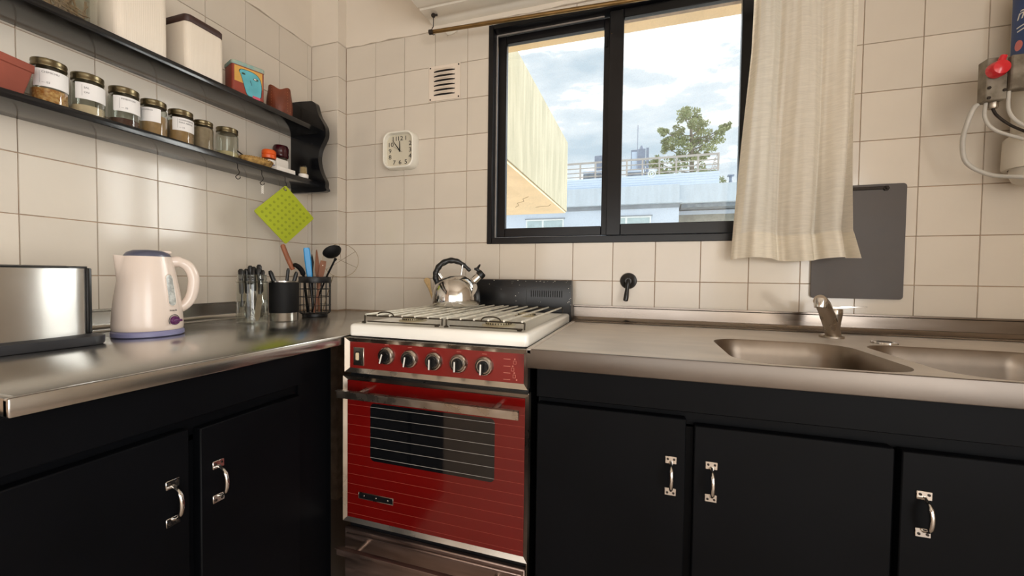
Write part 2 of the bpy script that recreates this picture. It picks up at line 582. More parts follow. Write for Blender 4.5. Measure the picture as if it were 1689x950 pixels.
XL = -0.3047          # tiled face of the left wall
CX = 1.1553           # where the camera stands, only used to turn round things' fronts into the room
CY = -1.5541
ZC = 0.876            # worktop height
Z0 = 1.03             # a tile joint

# ================================================================= THE ROOM
WX0, WX1, WZ0, WZ1 = 0.545, 1.535, 1.174, 2.057       # window opening
bm = NB()
bx(bm, -0.45, WX0, 0.0035, 0.14, 0, 2.7)
bx(bm, WX1, 2.75, 0.0035, 0.14, 0, 2.7)
bx(bm, WX0, WX1, 0.0035, 0.14, 0, WZ0)
bx(bm, WX0, WX1, 0.0035, 0.14, WZ1, 2.7)
wall_back = struct('wall_back', bm, M['grout'], 'cream tiled kitchen wall with the black window and the wall clock', 'wall')
bm = bx(NB(), -0.45, XL - 0.0035, -3.4, 0.0035, 0, 2.7)
wall_left = struct('wall_left', bm, M['grout'], 'cream tiled kitchen wall behind the black shelf and the toaster', 'wall')
bm = bx(NB(), XL - 0.0035, -0.1625, -0.051, 0.0035, 0, 2.7)
column = struct('wall_column', bm, M['grout'], 'narrow tiled pier boxed into the corner beside the shelf end', 'wall')
bm = NB()
bx(bm, 2.6, 2.75, -1.83, 0.0035, 0, 2.7)
bx(bm, 2.6, 2.75, -3.4, -3.28, 0, 2.7)
bx(bm, 2.6, 2.75, -3.28, -1.83, 2.12, 2.7)
struct('wall_right', bm, M['plaster'], 'plain plastered wall beyond the sink', 'wall')
bm = NB()
bx(bm, -0.45, -0.05, -3.4, -3.25, 0, 2.7)
bx(bm, 1.95, 2.75, -3.4, -3.25, 0, 2.7)
bx(bm, -0.05, 1.95, -3.4, -3.25, 0, 0.55)
bx(bm, -0.05, 1.95, -3.4, -3.25, 1.65, 2.7)
struct('wall_rear', bm, M['plaster'], 'plain plastered wall with a wide opening for the fill light, behind the viewer', 'wall')
struct('floor', bx(NB(), -0.45, 2.75, -3.4, 0.14, -0.1, 0), M['floor'], 'brown tiled kitchen floor under the black cabinets', 'floor')
struct('ceiling', bx(NB(), -0.45, 2.75, -3.4, 0.14, 2.6, 2.7), M['plaster'], 'white plaster ceiling of the kitchen', 'ceiling')

# --- tiles, one object each, 15 cm module
tile_mesh = {}
def tile(w, h, parent, orient, u0, v0):
    """orient 'y': faces the room along -y; 'x': faces +x.  u runs along the wall, v is height"""
    key = (round(w, 3), round(h, 3), orient)
    if key not in tile_mesh:
        bm = NB()
        g = 0.0008
        if orient == 'y':
            bx(bm, g, w - g, 0.0, 0.0036, g, h - g)
            fr = [v for v in bm.verts if v.co.y < 0.001]
            for v in fr:
                v.co.x += 0.0008 * (1 if v.co.x < w / 2 else -1)
                v.co.z += 0.0008 * (1 if v.co.z < h / 2 else -1)
        else:
            bx(bm, -0.0036, 0.0, g, w - g, g, h - g)
            fr = [v for v in bm.verts if v.co.x > -0.001]
            for v in fr:
                v.co.y += 0.0008 * (1 if v.co.y < w / 2 else -1)
                v.co.z += 0.0008 * (1 if v.co.z < h / 2 else -1)
        bmesh.ops.recalc_face_normals(bm, faces=bm.faces[:])
        me = bpy.data.meshes.new('tile')
        bm.to_mesh(me)
        bm.free()
        me.materials.append(M['tile'])
        tile_mesh[key] = me
    o = bpy.data.objects.new('tile', tile_mesh[key])
    COL.objects.link(o)
    o.parent = parent
    o.rotation_euler = (R(rnd.uniform(-.16, .16)), R(rnd.uniform(-.03, .03)), R(rnd.uniform(-.16, .16)))
    return o

def sub(r, hole):
    x0, x1, z0, z1 = r
    a0, a1, b0, b1 = hole
    if x1 <= a0 or x0 >= a1 or z1 <= b0 or z0 >= b1:
        return [r]
    if 0 < z1 - b0 < 0.008:
        return [r]
    out = []
    if x0 < a0: out.append((x0, a0, z0, z1))
    if x1 > a1: out.append((a1, x1, z0, z1))
    m0, m1 = max(x0, a0), min(x1, a1)
    if z0 < b0: out.append((m0, m1, z0, b0))
    if z1 > b1: out.append((m0, m1, b1, z1))
    return out

hole = (WX0, WX1, WZ0, WZ1)
xs = [-0.1585, 0.0] + [0.15 * i for i in range(1, 17)]
zs = [Z0 - 0.15 + 0.15 * j for j in range(9)]
for x0, x1 in zip(xs, xs[1:]):
    for z0, z1 in zip(zs, zs[1:]):
        for a, b, c, d in sub((x0, x1, z0, z1), hole):
            if b - a > 0.012 and d - c > 0.012:
                t = tile(b - a, d - c, wall_back, 'y', a, c)
                t.location = (a, 0, c)
ys = [-0.0545] + [-0.0784 - 0.15 * k for k in range(12)]
for y1, y0 in zip(ys, ys[1:]):
    for z0, z1 in zip(zs, zs[1:]):
        t = tile(y1 - y0, z1 - z0, wall_left, 'x', y0, z0)
        t.location = (XL, y0, z0)
for z0, z1 in zip(zs, zs[1:]):
    t = tile(0.1457, z1 - z0, column, 'y', 0, 0)
    t.location = (XL, -0.0545, z0)
    t = tile(0.0545, z1 - z0, column, 'x', 0, 0)
    t.location = (-0.159, -0.0545, z0)

# --- painted plaster above the tiles, with a slightly ragged lower edge
def ragged(u0, u1, z, n):
    return [(u0 + (u1 - u0) * i / n, z + rnd.uniform(-0.0035, 0.0035)) for i in range(n + 1)]
ZT = 2.079
prism_b = ragged(-0.159, 2.6, ZT, 60) + [(2.6, 2.6), (-0.159, 2.6)]
obj('plaster_band', prism(NB(), prism_b, -0.006, 0.004, 'y'), M['plaster'], wall_back)
prism_l = ragged(-3.3, -0.0545, ZT, 60) + [(-0.0545, 2.6), (-3.3, 2.6)]
obj('plaster_band', prism(NB(), prism_l, XL - 0.004, XL + 0.006, 'x'), M['plaster'], wall_left)
bm = NB()
bx(bm, XL, -0.1642, -0.060, -0.04, ZT, 2.6)
bx(bm, -0.164, -0.153, -0.060, 0.0, ZT, 2.6)
obj('plaster_band', bm, M['plaster'], column)
bm = prism(NB(), [(0.338, 2.082), (0.36, 2.050), (0.378, 2.049), (0.402, 2.058), (0.408, 2.07), (0.44, 2.074), (0.47, 2.082)], -0.007, 0.001, 'y')
obj('plaster_patch', bm, M['soffit'], wall_back)

# --- roller-shutter box over the window, its underside just above the tiles
bm = prism(NB(), [(0.0, 2.45), (0.0, 2.097), (-0.035, 2.097), (-0.04, 2.101), (-0.055, 2.101), (-0.06, 2.097), (-0.115, 2.095), (-0.12, 2.100),
                  (-0.128, 2.100), (-0.133, 2.095), (-0.29, 2.092), (-0.30, 2.10), (-0.30, 2.45)], 0.293, 2.6, 'x')
struct('trim_1', bm, M['soffit'], 'white boxed-in shutter housing above the black window', 'shutter box')

# ================================================================= WINDOW
def rect_frame(bm, x0, x1, z0, z1, wl, wr, wb, wt, y0, y1, bev=0.002):
    bx(bm, x0, x0 + wl, y0, y1, z0, z1, bev)
    bx(bm, x1 - wr, x1, y0, y1, z0, z1, bev)
    bx(bm, x0 + wl, x1 - wr, y0, y1, z0, z0 + wb, bev)
    bx(bm, x0 + wl, x1 - wr, y0, y1, z1 - wt, z1, bev)
    return bm
bm = rect_frame(NB(), WX0, WX1, WZ0, WZ1, 0.021, 0.021, 0.026, 0.020, -0.006, 0.075)
win = struct('window_1', bm, M['sash'], 'black framed sliding window of two panes over the cooker', 'window')
bm = NB()
bx(bm, WX0 + 0.0212, WX0 + 0.0245, 0.034, 0.0395, WZ0 + 0.027, WZ1 - 0.021)
bx(bm, WX0 + 0.0245, 1.0, 0.034, 0.0395, WZ1 - 0.0245, WZ1 - 0.0205)
bx(bm, WX0 + 0.0245, 1.0, 0.030, 0.0395, WZ0 + 0.0265, WZ0 + 0.0300)
obj('track_liner', bm, M['track'], win, label='bare metal liner showing round the left sash')
s1 = obj('sash', rect_frame(NB(), 0.571, 1.05, 1.206, 2.030, 0.036, 0.05, 0.036, 0.032, 0.040, 0.064), M['sash'], win)
obj('pane', bx(NB(), 0.600, 1.006, 0.050, 0.053, 1.236, 2.004), M['pane'], s1)
bm = rect_frame(NB(), 1.022, 1.513, 1.202, 2.035, 0.052, 0.05, 0.042, 0.032, 0.010, 0.034)
s2 = obj('sash', bm, M['sash'], win)
obj('pane', bx(NB(), 1.068, 1.468, 0.020, 0.023, 1.238, 2.009), M['pane'], s2)
obj('sash_catch', bx(NB(), 1.006, 1.014, 0.034, 0.042, 1.92, 1.955, 0.001), M['darkgap'], s1)
obj('screw', lathe(NB(), [(0.002, 0), (0.002, 0.002)], 10), M['chrome'], win).location = (0, 0, 0)
bpy.data.objects['screw'].location = (1.030, 0.0095, 1.95)
bpy.data.objects['screw'].rotation_euler = (R(90), 0, 0)

# unseen window behind the camera, its opening shaped for the fill light
bm = rect_frame(NB(), -0.05, 1.95, 0.55, 1.65, 0.05, 0.05, 0.05, 0.05, -3.29, -3.25)
bx(bm, 0.92, 0.98, -3.29, -3.25, 0.60, 1.60)
bx(bm, 0.42, 0.45, -3.29, -3.25, 0.60, 1.60)
bx(bm, 1.45, 1.48, -3.29, -3.25, 0.60, 1.60)
struct('window_fill', bm, M['winframe'], 'unseen white framed window behind the viewer, shaped for the fill light', 'window')

bm = NB()  # unseen doorway, added to hold the side fill lamp
bx(bm, 2.595, 2.66, -1.88, -1.8305, 0.001, 2.1195)
bx(bm, 2.595, 2.66, -3.2795, -3.24, 0.001, 2.1195)
bx(bm, 2.595, 2.66, -3.24, -1.88, 2.07, 2.1195)
struct('door_fill', bm, M['winframe'], 'added white frame round the side fill light beyond the sink', 'door')

# ================================================================= CURTAIN AND ROD
rod = thing('curtain_rod', 'thin aged brass curtain rod hung in front of the window top', 'curtain rod', (0.322, -0.08, 2.025))
bm = tube(NB(), [(0.320, -0.08, 2.026), (2.05, -0.08, 1.970)], 0.0075, 14)
obj('tube', bm, M['brass'], rod)
bm = NB()
tube(bm, [(0.316, -0.08, 2.0262), (0.3295, -0.08, 2.0258)], 0.0095, 14)
obj('end_cap', bm, M['rust'], rod)
bm = NB()
tube(bm, spline([(0.334, -0.08, 2.099), (0.334, -0.08, 2.05), (0.334, -0.0905, 2.032), (0.334, -0.088, 2.016), (0.334, -0.08, 2.0135), (0.334, -0.07, 2.02)], 5), 0.0018, 8)
obj('hanger_hook', bm, M['rust'], rod)
bm = NB()
lathe(bm, [(0.007, 2.085), (0.008, 2.092), (0.006, 2.0985)], 12, 0.334, -0.08)
tube(bm, [(0.326, -0.083, 2.090), (0.350, -0.075, 2.092)], 0.0042, 8)
obj('ceiling_plug', bm, M['rust'], rod)

def curtain_pt(u, t, off=0.0):
    """u across, t from the rod (0) down to the hem (1)"""
    x0 = 1.478 - 0.012 * t - 0.032 * max(0, t - 0.25) / 0.75
    x1 = 1.752 + 0.006 * t + (0.020 * ((t - 0.9) / 0.1) if t > 0.9 else 0)
    x = x0 + (x1 - x0) * u
    amp = 0.009 + 0.016 * min(1, t * 1.4)
    ph = 2 * PI * (3.3 * u + 0.22 * math.sin(2.2 * t + 5 * u)) + 0.6
    y = -0.085 + amp * math.sin(ph) + 0.005 * math.sin(2 * PI * 7.3 * u + 2 * t + 1.1) * (0.4 + 0.6 * math.sin(4 * u + 1) ** 2) + 0.0015 * math.sin(2 * PI * 15 * u - 4 * t)
    x += 0.006 * math.cos(ph) * min(1, t * 2)
    z = 1.9915 - 0.03 * u + (1.106 - 1.9915 + 0.006 * math.sin(9 * u) + 0.03 * u) * t
    y -= off
    return (x, y, z)
def sheet(u0, u1, t0, t1, nu, nt, off=0.0, thick=0.0012):
    bm = NB()
    fr = [[bm.verts.new(curtain_pt(u0 + (u1 - u0) * i / nu, t0 + (t1 - t0) * j / nt, off)) for i in range(nu + 1)] for j in range(nt + 1)]
    for j in range(nt):
        for i in range(nu):
            bm.faces.new((fr[j][i], fr[j][i + 1], fr[j + 1][i + 1], fr[j + 1][i]))
    return bm
ct = thing('curtain', 'cream slub cotton curtain drawn to the window\'s right side', 'curtain', (1.6, -0.085, 1.106))
obj('cloth', sheet(0, 1, 0, 1, 120, 60), M['curtain'], ct, smooth=180, recalc=False)
obj('bottom_hem', sheet(0, 1, 0.908, 1.0, 120, 8, 0.0018), M['hem'], ct, smooth=180, recalc=False)
obj('side_hem', sheet(0, 0.07, 0, 0.906, 8, 50, 0.0018), M['hem'], ct, smooth=180, recalc=False)
for k in range(9):
    u = (k + 0.5) / 9
    x, y, z = curtain_pt(u, 0)
    zr = 2.026 - 0.056 * (x - 0.32) / 1.73
    bm = NB()
    tube(bm, [(x, -0.08 + 0.0115 * math.cos(a), zr - 0.001 + 0.0115 * math.sin(a)) for a in [2 * PI * i / 14 for i in range(14)]], 0.0012, 6, True)
    obj('curtain_ring', bm, M['brass'], ct)

# ================================================================= WORKTOPS
# left run, along the left wall
lt = thing('steel_worktop', 'brushed steel worktop carrying the toaster and the cream kettle', 'worktop', (0.04, -0.65, ZC))
bm = NB()
bx(bm, XL + 0.0005, 0.385, -1.264, -0.0005, 0.861, ZC, 0.003, 2)
bx(bm, 0.372, 0.3852, -1.2642, -0.0005, 0.850, ZC + 0.0004, 0.003, 2)
bx(bm, XL + 0.0005, 0.3845, -1.2642, -1.251, 0.850, ZC + 0.0002, 0.003, 2)
obj('top', bm, M['steel'], lt)
prof = [(0.0, ZC), (0.058, ZC + 0.0005), (0.054, 0.880), (0.046, 0.882), (0.038, 0.880), (0.03, 0.8785), (0.022, 0.884), (0.017, 0.892), (0.012, 0.893),
        (0.011, 0.928), (0.016, 0.931), (0.016, 0.936), (0.0, 0.936)]
obj('upstand', prism(NB(), [(XL + 0.0008 + p, z) for p, z in prof], -1.264, -0.30, 'y'), M['steel'], lt)

# right run with the two basins
SX0, SX1 = 0.908, 2.598
rt = thing('sink_worktop', 'worn stainless steel worktop with two pressed basins under the window', 'sink', (1.75, -0.34, ZC))
holes = [(1.340, 1.652, -0.650, -0.302, 0.075), (1.690, 2.060, -0.650, -0.275, 0.075)]
bm = NB()
loops = [[(SX0 + 0.012, -0.672), (SX1, -0.672), (SX1, -0.001), (SX0 + 0.012, -0.001)]] + [rr(*h, 8) for h in holes]
edges = []
for lp in loops:
    vs = [bm.verts.new((x, y, ZC)) for x, y in lp]
    for a, b in zip(vs, vs[1:] + vs[:1]):
        edges.append(bm.edges.new((a, b)))
bmesh.ops.triangle_fill(bm, edges=edges, use_beauty=True, normal=(0, 0, 1))
# rolled rims: left, and front lip
bx(bm, SX0, SX0 + 0.012, -0.676, -0.001, 0.866, ZC + 0.003, 0.002)
obj('top', bm, M['steel_sink'], rt)
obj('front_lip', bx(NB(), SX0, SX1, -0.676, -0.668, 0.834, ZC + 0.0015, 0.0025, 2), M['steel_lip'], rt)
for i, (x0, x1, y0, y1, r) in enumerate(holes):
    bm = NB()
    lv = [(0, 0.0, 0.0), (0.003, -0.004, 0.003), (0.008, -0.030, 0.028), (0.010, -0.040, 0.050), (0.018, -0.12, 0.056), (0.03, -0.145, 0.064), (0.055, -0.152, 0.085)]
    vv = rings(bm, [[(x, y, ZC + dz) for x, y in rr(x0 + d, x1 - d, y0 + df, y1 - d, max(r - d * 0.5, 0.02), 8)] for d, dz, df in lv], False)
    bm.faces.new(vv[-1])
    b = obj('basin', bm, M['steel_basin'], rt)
    cx, cy = (x0 + x1) / 2, (y0 + y1) / 2
    obj('drain', lathe(NB(), [(0.04, ZC - 0.151), (0.04, ZC - 0.148), (0.03, ZC - 0.149), (0.001, ZC - 0.1495)], 24, cx, cy), M['chrome_dull'], b)
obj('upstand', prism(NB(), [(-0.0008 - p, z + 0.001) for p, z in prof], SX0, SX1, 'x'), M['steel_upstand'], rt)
bm = NB()
lathe(bm, [(0.028, ZC + 0.0003), (0.027, ZC + 0.004), (0.022, ZC + 0.0045), (0.018, ZC + 0.002), (0.001, ZC + 0.002)], 28, 1.772, -0.235)
obj('overflow_cap', bm, M['chrome'], rt, label='round chrome cap set into the worktop between the basins')

# ================================================================= CABINETS
def handle(parent, loc, facing):
    """small chromed bow handle with two screw plates; built facing -y, turned for the left run"""
    bm = NB()
    for zc in (0.034, -0.034):
        bx(bm, -0.0115, 0.0115, -0.0022, 0.0, zc - 0.008, zc + 0.008, 0.0008)
    tube(bm, spline([(0, -0.002, 0.030), (0, -0.009, 0.027), (0, -0.018, 0.0215), (0, -0.0235, 0.008), (0, -0.0235, -0.008), (0, -0.018, -0.0215), (0, -0.009, -0.027), (0, -0.002, -0.030)], 4),
         [0.0032] * 3 + [0.0030] * 6 + [0.0042] * 11 + [0.0030] * 6 + [0.0032] * 3, 10)
    q = Matrix.Rotation(R(90) if facing == 'x' else 0, 4, 'Z')
    xf(bm, Matrix.Translation(loc) @ q)
    h = obj('handle', bm, M['chrome'], parent)
    bm = NB()
    for zc in (0.036, -0.036):
        for xc in (-0.0062, 0.0062):
            s = NB()
            lathe(s, [(0.0024, 0), (0.0024, 0.0008), (0.0008, 0.0012)], 8)
            xf(s, Matrix.Translation((xc, -0.0022, zc)) @ Matrix.Rotation(R(90), 4, 'X'))
            merge(bm, s)
    xf(bm, Matrix.Translation(loc) @ q)
    obj('screws', bm, M['rust'], h, kind='stuff')
    return h

cl = thing('base_cabinet', 'black painted cabinet under the left steel worktop, two doors', 'cabinet', (0.03, -0.95, 0))
bm = NB()
bx(bm, XL + 0.001, 0.335, -1.29, -1.27, 0.09, 0.8495)            # sides, back, bottom, face frame
bx(bm, XL + 0.001, 0.335, -0.665, -0.645, 0.09, 0.8495)
bx(bm, XL + 0.001, XL + 0.012, -1.27, -0.665, 0.09, 0.8495)
bx(bm, XL + 0.012, 0.335, -1.27, -0.665, 0.09, 0.11)
bx(bm, 0.315, 0.337, -1.27, -0.665, 0.72, 0.8495)
bx(bm, 0.315, 0.337, -1.04, -1.00, 0.11, 0.73)
bx(bm, 0.315, 0.337, -0.79, -0.665, 0.11, 0.73)
obj('carcass', bm, M['blackpaint'], cl)
obj('plinth', bx(NB(), XL + 0.002, 0.29, -1.28, -0.66, 0.0, 0.0895), M['darkgap'], cl)
obj('top_rail', bx(NB(), 0.3375, 0.36, -1.29, -0.766, 0.769, 0.8475, 0.0015), M['blackpaint'], cl)
obj('filler_strip', bx(NB(), 0.3375, 0.343, -0.7655, -0.665, 0.09, 0.8475), M['blackpaint'], cl)
d1 = obj('door', bx(NB(), 0.3375, 0.36, -1.29, -1.031, 0.10, 0.751, 0.002), M['blackpaint'], cl)
d2 = obj('door', bx(NB(), 0.3375, 0.36, -1.011, -0.775, 0.10, 0.744, 0.002), M['blackpaint'], cl)
handle(d1, (0.36, -1.060, 0.628), 'x')
handle(d2, (0.36, -0.978, 0.628), 'x')

cr = thing('base_cabinet', 'black painted sink cabinet right of the red cooker, three doors', 'cabinet', (1.75, -0.33, 0))
FY = -0.645
bm = NB()
bx(bm, 0.926, 0.944, FY + 0.023, -0.001, 0.09, 0.8335)
bx(bm, 2.575, 2.597, FY + 0.023, -0.001, 0.09, 0.8335)
bx(bm, 0.944, 2.575, -0.012, -0.001, 0.09, 0.72)
bx(bm, 0.944, 2.575, FY + 0.023, -0.012, 0.09, 0.11)
bx(bm, 0.944, 2.575, FY + 0.023, FY + 0.032, 0.725, 0.8335)
for xc in (1.258, 1.608, 1.98):
    bx(bm, xc - 0.02, xc + 0.02, FY + 0.023, FY + 0.042, 0.11, 0.73)
obj('carcass', bm, M['blackpaint'], cr)
obj('plinth', bx(NB(), 0.93, 2.59, -0.58, -0.002, 0.0, 0.0895), M['darkgap'], cr)
obj('top_rail', bx(NB(), 0.926, 2.597, FY, FY + 0.0225, 0.762, 0.8335, 0.0015), M['blackpaint'], cr)
doors = [(0.928, 1.250, 0.747, 1.2215), (1.266, 1.602, 0.736, 1.2995), (1.613, 1.972, 0.733, 1.646), (1.988, 2.59, 0.733, 2.02)]
for x0, x1, z1, hx in doors:
    d = obj('door', bx(NB(), x0, x1, FY, FY + 0.0225, 0.10, z1, 0.002), M['blackpaint'], cr)
    handle(d, (hx, FY, 0.623), 'y')

# ================================================================= COOKER
FS = -0.650
ck = thing('gas_cooker', 'old red and white gas cooker with chrome trim between the black cabinets', 'cooker', (0.651, -0.35, 0))
bm = NB()
bx(bm, 0.397, 0.905, FS + 0.012, -0.02, 0.06, 0.873)
obj('body', bm, M['enamel_black'], ck)
obj('side_strip', bx(NB(), 0.9075, 0.9095, FS - 0.001, FS + 0.014, 0.10, 0.768), M['chrome_dull'], ck)
bm = NB()
pts = rr(0.392, 0.903, -0.642, -0.066, 0.012, 4)
def inset(d):
    return rr(0.392 + d, 0.903 - d, -0.642 + d, -0.066 - d, max(0.012 - d * 0.5, 0.004), 4)
vv = rings(bm, [[(x, y, z) for x, y in inset(d)] for d, z in ((0.001, 0.8755), (0, 0.879), (0, 0.900), (0.002, 0.9045), (0.006, 0.907), (0.022, 0.907), (0.026, 0.9045))], False)
bm.faces.new(vv[-1])
bm.faces.new(list(reversed(vv[0])))
obj('hob_top', bm, M['enamel'], ck, label='white enamel hob top')
# back guard with vent slots
bg = obj('back_guard', bx(NB(), 0.400, 0.9072, -0.064, -0.022, 0.876, 1.030, 0.003, 2), M['enamel_black'], ck, label='chipped black enamel back guard')
bm = NB()
for k in range(15):
    xk = 0.752 + k * 0.0084
    bx(bm, xk, xk + 0.0035, -0.0646, -0.063, 0.966, 0.990)
obj('vent_slots', bm, M['darkgap'], bg, kind='stuff')
bm = NB()
rect_frame(bm, 0.425, 0.735, 0.925, 1.003, 0.0012, 0.0012, 0.0012, 0.0012, -0.0648, -0.063, 0)
obj('pressed_outline', bm, M['blackplastic'], bg)
bm = NB()
for k in range(34):
    if k < 14:
        x, z = rnd.uniform(0.60, 0.905), rnd.uniform(1.022, 1.028)
    elif k < 24:
        x, z = rnd.uniform(0.893, 0.906), rnd.uniform(0.93, 1.02)
    else:
        x, z = rnd.uniform(0.58, 0.89), rnd.uniform(0.93, 1.02)
    s = rnd.uniform(0.0006, 0.0016)
    lathe_ = NB()
    lathe(lathe_, [(s, 0), (s * 0.8, 0.0004)], 6)
    xf(lathe_, Matrix.Translation((x, -0.0638, z)) @ Matrix.Rotation(R(90), 4, 'X') @ Matrix.Diagonal((rnd.uniform(0.8, 2), 1, 1, 1)))
    merge(bm, lathe_)
obj('chips', bm, M['chip'], bg, kind='stuff')
# burners
for bxx, byy, br in ((0.50, -0.49, 0.030), (0.50, -0.20, 0.038), (0.775, -0.49, 0.036), (0.775, -0.20, 0.030)):
    bm = lathe(NB(), [(br + 0.012, 0.9046), (br + 0.010, 0.907), (br, 0.908), (br, 0.9135), (br - 0.003, 0.915), (br - 0.012, 0.9145), (br - 0.014, 0.917), (0.001, 0.9175)], 36, bxx, byy)
    b = obj('burner', bm, M['burner'], ck)
    bm = NB()
    for k in range(30):
        a = 2 * PI * k / 30
        c_ = NB()
        bx(c_, br - 0.0015, br + 0.001, -0.0012, 0.0012, 0.909, 0.9135)
        xf(c_, Matrix.Translation((bxx, byy, 0)) @ Matrix.Rotation(a, 4, 'Z'))
        merge(bm, c_)
    obj('flame_ports', bm, M['iron'], b, kind='stuff')
# pan-support grates: long steel rods on a dark wire frame
def grate(x0, x1, rods, bumps, name_label):
    fy, ry, zt = -0.592, -0.088, 0.929
    bm = NB()
    tube(bm, [(x0, fy, zt - 0.003), (x1, fy, zt - 0.003)], 0.0021, 8)
    tube(bm, [(x0 + 0.012, fy - 0.004, 0.9105), (x1 - 0.004, fy - 0.004, 0.9105)], 0.0017, 8)
    tube(bm, [(x0, fy, zt - 0.003), (x0 + 0.001, fy - 0.002, 0.9085)], 0.0024, 8)
    tube(bm, [(x1, fy, zt - 0.003), (x1, fy - 0.002, 0.9085)], 0.0024, 8)
    xm = bumps
    tube(bm, spline([(xm - 0.028, fy, zt - 0.003), (xm - 0.020, fy, zt + 0.006), (xm, fy, zt + 0.009), (xm + 0.020, fy, zt + 0.006), (xm + 0.028, fy, zt - 0.003)], 4), 0.0019, 8)
    g = obj('grate', bm, M['iron'], ck, label=name_label)
    bm = NB()
    tube(bm, [(x0, ry, zt - 0.003), (x1, ry, zt - 0.003)], 0.0021, 8)
    tube(bm, [(x0, ry, zt - 0.003), (x0, ry, 0.9085)], 0.0024, 8)
    tube(bm, [(x1, ry, zt - 0.003), (x1, ry, 0.9085)], 0.0024, 8)
    obj('grate_rear_frame', bm, M['iron'], g)
    for rx in rods:
        bm = NB()
        tube(bm, [(rx, fy - 0.002, zt), (rx, ry + 0.002, zt)], 0.0031, 8)
        obj('grate_rod', bm, M['grate_steel'], g)
    for rx in (x0, x1):
        obj('rubber_foot', lathe(NB(), [(0.006, 0.907), (0.0065, 0.909), (0.0035, 0.9115), (0.001, 0.912)], 12, rx + (0.006 if rx == x0 else -0.010), fy - 0.012), M['iron'], g)
grate(0.407, 0.652, [0.412, 0.450, 0.490, 0.530, 0.570, 0.610, 0.648], 0.475, None)
grate(0.664, 0.880, [0.668, 0.706, 0.744, 0.784, 0.826, 0.874], 0.790, None)

# control panel
def bevel_trim(bm, x0, x1, z0, z1, w, y_out, y_in):
    """mitred chrome frame, outer edge proud, sloping inwards"""
    o = [(x0, z0), (x1, z0), (x1, z1), (x0, z1)]
    i = [(x0 + w, z0 + w), (x1 - w, z0 + w), (x1 - w, z1 - w), (x0 + w, z1 - w)]
    ob = [bm.verts.new((x, y_in + 0.012, z)) for x, z in o]
    of = [bm.verts.new((x, y_out, z)) for x, z in o]
    if_ = [bm.verts.new((x, y_in, z)) for x, z in i]
    for k in range(4):
        j = (k + 1) % 4
        bm.faces.new((ob[k], ob[j], of[j], of[k]))
        bm.faces.new((of[k], of[j], if_[j], if_[k]))
    return bm
cp = obj('control_panel', bx(NB(), 0.396, 0.906, FS + 0.002, FS + 0.012, 0.782, 0.868), M['red_panel'], ck, label='red control panel')
obj('panel_trim', bevel_trim(NB(), 0.391, 0.9072, 0.7775, 0.8715, 0.0115, FS - 0.006, FS + 0.0015), M['trim'], cp)
for kx, kz, tw in ((0.520, 0.829, 16), (0.589, 0.826, 9), (0.659, 0.825, 1), (0.728, 0.825, 1), (0.796, 0.824, 3)):
    bm = lathe(NB(), [(0.0240, 0), (0.0240, 0.002), (0.0228, 0.0045), (0.0205, 0.011), (0.0195, 0.0118), (0.0175, 0.009), (0.001, 0.009)], 36)
    base = Matrix.Translation((kx, FS + 0.002, kz)) @ Matrix.Rotation(R(90), 4, 'X')
    xf(bm, base)
    kn = obj('knob', bm, M['chrome_dull'], ck)
    bm = lathe(NB(), [(0.0142, 0.007), (0.0138, 0.014), (0.0125, 0.016), (0.001, 0.016)], 32)
    fin = NB()
    prism(fin, [(-0.0035, -0.0165), (0.0035, -0.0165), (0.0045, 0.010), (-0.0045, 0.010)], 0.014, 0.026, 'z')
    xf(fin, Matrix.Rotation(R(-tw), 4, 'Z'))
    merge(bm, fin)
    xf(bm, base)
    obj('dial', bm, M['bakelite'], kn)
    bm = NB()
    bx(bm, -0.0018, 0.0018, -0.0166, 0.0085, 0.0258, 0.0267)
    xf(bm, base @ Matrix.Rotation(R(-tw), 4, 'Z'))
    obj('pointer', bm, M['whitemark'], kn)
    bm = NB()
    bx(bm, kx - 0.006, kx + 0.006, FS + 0.0012, FS + 0.0022, kz + 0.0285, kz + 0.0295)
    obj('printed_mark', bm, M['pinkmark'], cp)
sw = obj('switch_plate', bx(NB(), 0.4155, 0.4485, FS - 0.001, FS + 0.003, 0.7965, 0.8455, 0.001), M['chrome_dull'], ck)
obj('switch_recess', bx(NB(), 0.4235, 0.4375, FS - 0.0016, FS + 0.001, 0.8085, 0.8345), M['darkgap'], sw)
bm = bx(NB(), 0.4255, 0.4345, FS - 0.005, FS, 0.8115, 0.8315, 0.001)
obj('rocker', bm, M['ivory'], sw, label='small ivory rocker switch')
bm = NB()
for k, (zz, xx) in enumerate(((0.845, 0.873), (0.828, 0.868), (0.812, 0.872), (0.796, 0.878))):
    bx(bm, 0.845, 0.862, FS + 0.0012, FS + 0.0022, zz - 0.0006, zz + 0.0006)
    dd = lathe(NB(), [(0.0018, 0), (0.0018, 0.0008)], 10)
    xf(dd, Matrix.Translation((xx, FS + 0.002, zz + 0.001)) @ Matrix.Rotation(R(90), 4, 'X'))
    merge(bm, dd)
    if k < 3:
        rect_frame(bm, xx - 0.0035, xx + 0.0035, zz - 0.011, zz - 0.003, 0.0006, 0.0006, 0.0006, 0.0006, FS + 0.0012, FS + 0.0022, 0)
obj('printed_legend', bm, M['pinkmark'], cp, kind='stuff')

